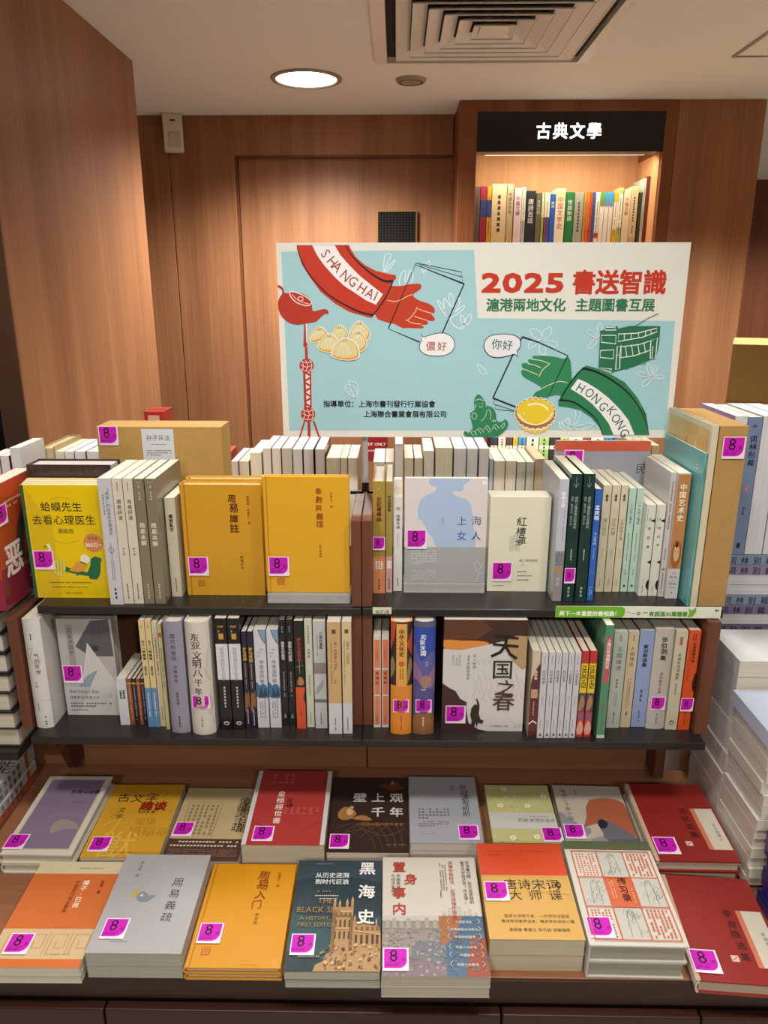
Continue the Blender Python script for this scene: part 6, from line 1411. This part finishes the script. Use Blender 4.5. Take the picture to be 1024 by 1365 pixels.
# small books behind the red ones, left edge
for i, (a, b, y, c, lb) in enumerate(((-26, -1, 612, '#d8d0cc', 'white book at the far left behind the red paperback'), (-.5, 12, 608, '#8c2038', 'maroon edged white book at the far left'), (12.5, 28, 597, '#c9c6c0', 'tall white book at the far left before the black shelving'))):
    rear(a, min(b, 27), y, lb, c, WH, Y=1.42, W=.1, row='farleft', group='books behind the red paperback', zb=1.045)
MBs = thing('side_shelf', 'wooden shelf behind the red paperback at the left edge', 'shelf', (-1.0, 1.40, 0))
MB().box(.02, .0, 1.02, .33, .26, 1.044, TABW).build('shelf_board', MBs)
MB().box(.02, .24, 0, .33, .26, 1.02, TABW).build('shelf_support', MBs)

# ================================================================== right edge stacks
GR = 'stacks of books at the right edge'
def stack(x, y, w, d, z0, z1, n, names, col, pages, cols=None, jit=.004, **k):
    th = (z1 - z0) / n
    for i in range(n):
        lying(names(i, n), x + random.uniform(-jit, jit) * .6, y + random.uniform(-jit, jit), w, d, z0 + th * i, th, cols[i % len(cols)] if cols else col, pages=pages, **k)
ord_ = lambda i: ['lowest', 'second', 'third', 'fourth', 'fifth', 'sixth', 'seventh', 'eighth', 'ninth', 'tenth', 'eleventh', 'twelfth'][i]
bz = lambda y: base_z(y) + .001
stack(.602, 1.195, .16, .135, bz(1.33), .70 + .09, 4, lambda i, n: ord_(i) + ' white paged book, lower half of the rear right stack', '#c9c4ba', '#d8d0c0', group='rear stack at right edge', face='foot')
stack(.606, 1.198, .16, .13, .7905, .975, 6, lambda i, n: ord_(i) + ' white paged book, upper half of the rear right stack' + (', white cover on top' if i == 5 else ''), '#d4d4d4', '#d8d0c0', group='rear stack at right edge', face='foot')
stack(.600, 1.056, .16, .13, bz(1.19), .76, 7, lambda i, n: ord_(i) + ' pale book, lower part of the middle right stack', '#cfcac0', '#dcd5c6', group='middle stack at right edge', face='foot')
stack(.603, 1.058, .16, .128, .7605, .895, 6, lambda i, n: ord_(i) + ' pale book, upper part of the middle right stack', '#cfcac0', '#e0dacc', group='middle stack at right edge', face='foot')
stack(.596, 1.035, .165, .152, .8955, .923, 1, lambda i, n: 'book with pale blue sky cover on top of the middle right stack', '#b8c4d8', '#dcd5c6', group='middle stack at right edge', face='foot', front=lambda P: P.poly([(.3, .2), (.5, .7), (1, .9), (1, .1)], '#4a70b0', 2))
stack(.607, .872, .16, .155, bz(1.03), .785, 7, lambda i, n: ord_(i) + ' navy covered hardcover with brown gilt edge at the lower right', '#20206a', '#7c4a2c', hard=True, group='navy hardcovers at lower right', face='foot', jit=.008)
# tall riser, lying volumes with blue and purple spines, standing volumes above
rs = thing('display_riser', 'dark wooden riser block under the blue and purple volumes', 'riser', (.60, 1.372, 0))
MB().box(0, 0, .02, .42, .25, .94, TABW).build('riser_body', rs, .002)
MB().box(.004, .004, 0, .416, .246, .0198, BLACK).build('riser_foot', rs)
def spl(P):
    # horizontal lettering along a lying spine: u runs up (thickness), v runs along the book
    s = P.W * .82
    for k, ch in enumerate('词林别裁'):
        P.layer += 1; P.glyph(ch, P.W * .12, P.H * (.862 - .102 * k), s, '#171a26', .008, math.radians(-90), 1)
zz = .9405
lay = [('#6a6878', 'dark grey wrapped volume at the foot of the lying stack at right', .022, 's'), ('#c9c8cc', 'white volume low in the lying stack at right', .022, 'p'), ('#7c6c94', 'purple spined volume with black calligraphy, lower of two', .0205, 's'), ('#7c90a8', 'blue grey spined volume with black calligraphy, lower of two', .0205, 's'),
       ('#c9c8cc', 'white paged volume in the lying stack at right, lower', .021, 'p'), ('#c9c8cc', 'white paged volume in the lying stack at right, upper', .021, 'p'), ('#8c7ca0', 'purple spined volume with black calligraphy, upper of two', .0205, 's'), ('#7c90a8', 'blue grey spined volume with black calligraphy, upper of two', .0205, 's')]
for c, lb, th, kd in lay:
    lying(lb, .612 + random.uniform(-.003, .003), 1.378, .235, .17, zz, th, c, pages='#d6d6da', face='spine' if kd == 's' else 'fore', group='blue and purple boxed volumes', spine=c, spinef=spl if kd == 's' else None)
    zz += th
print('lying top', zz)
def cil(P): P.t('词林别裁', .52, .87, .50, '#14161e', .012, 1.1, cal=True); P.poly([(.3, .93), (.5, .955), (.7, .93)], '#4a5468'); P.ell(.5, .49, .16, .026, '#b87878').t('上册', .5, .51, .14, '#e0c8c8', False, 1.1); P.t('唐圭璋', .5, .36, .2, '#1e2230', False, 1.1, cal=True); P.ell(.5, .07, .14, .022, '#1e2230')
a = on_y(985, 725, 1.35); b = on_y(1004, 725, 1.35); tp = on_y(1002, 560, 1.35)
X0 = a.x
for i, (w, kd, c) in enumerate(((.024, 'fb', '#9484a8'), (.0262, 's', '#7488a8'), (.034, 'f', '#8c8ca0'), (.034, 'f', '#8c8ca0'), (.03, 's', '#7488a8'))):
    H = tp.z - zz; lb = ['pale lilac volume standing at the right behind the kraft slipcase', 'blue grey volume standing with large black calligraphy on its spine', 'white paged volume standing right of the blue calligraphy spine', 'second white paged volume standing at the right edge', 'blue grey volume standing out at the right edge'][i]
    if i == 0: x = X0 - .0255
    if kd == 's': book(lb, .165, H, w, M_cols((x, 1.378, zz + .0008), (0, 1, 0), (0, 0, 1), (1, 0, 0)), c, spinef=cil, group='blue and purple boxed volumes')
    else: book(lb, .165, H + .002, w, M_cols((x + w, 1.378 + .165, zz + .0008), (0, -1, 0), (0, 0, 1), (-1, 0, 0)), c, pages='#dcdce0', group='blue and purple boxed volumes')
    x += w + .0008
# two small red cartons behind, left
for (px0, px1, y0, y1, lb) in ((194, 217, 549, 575, 'small red carton behind the wide kraft box, left'), (300, 307, 603, 625, 'small red packet right of the wide kraft box')):
    Yr = 1.60; a = on_y(px0, y1, Yr); b = on_y(px1, y0, Yr)
    t = thing('red_carton', lb, 'box', (a.x, Yr, Z_UP + .0006), 0, 'red cartons')
    h = b.z - Z_UP; w = b.x - a.x
    MB().box(0, 0, 0, w, .07, h, mat('#b4281e', 'wrap')).build('carton_body', t, .001)
    MB().box(w * .2, -.0008, h - .02, w * .8, -.0002, h - .008, mat('#d8a890', 'paper')).build('carton_label', t)
    MB().box(.0005, .03, h + .0001, w - .0005, .0305, h + .0006, mat('#7a1812', 'paper')).build('lid_seam', t)

for o in list(C.objects):
    if o.type == 'MESH' and o.parent is None and not o.get('kind') and not o.get('label'): print('UNTAGGED', o.name)
print('objects', len(C.objects), 'tris', sum(len(o.data.polygons) for o in C.objects if o.type == 'MESH'))

for o in C.objects:
    if o.get('label') and o.parent is None and not 4 <= len(o['label'].split()) <= 16: print('LABELLEN', len(o['label'].split()), o['label'])
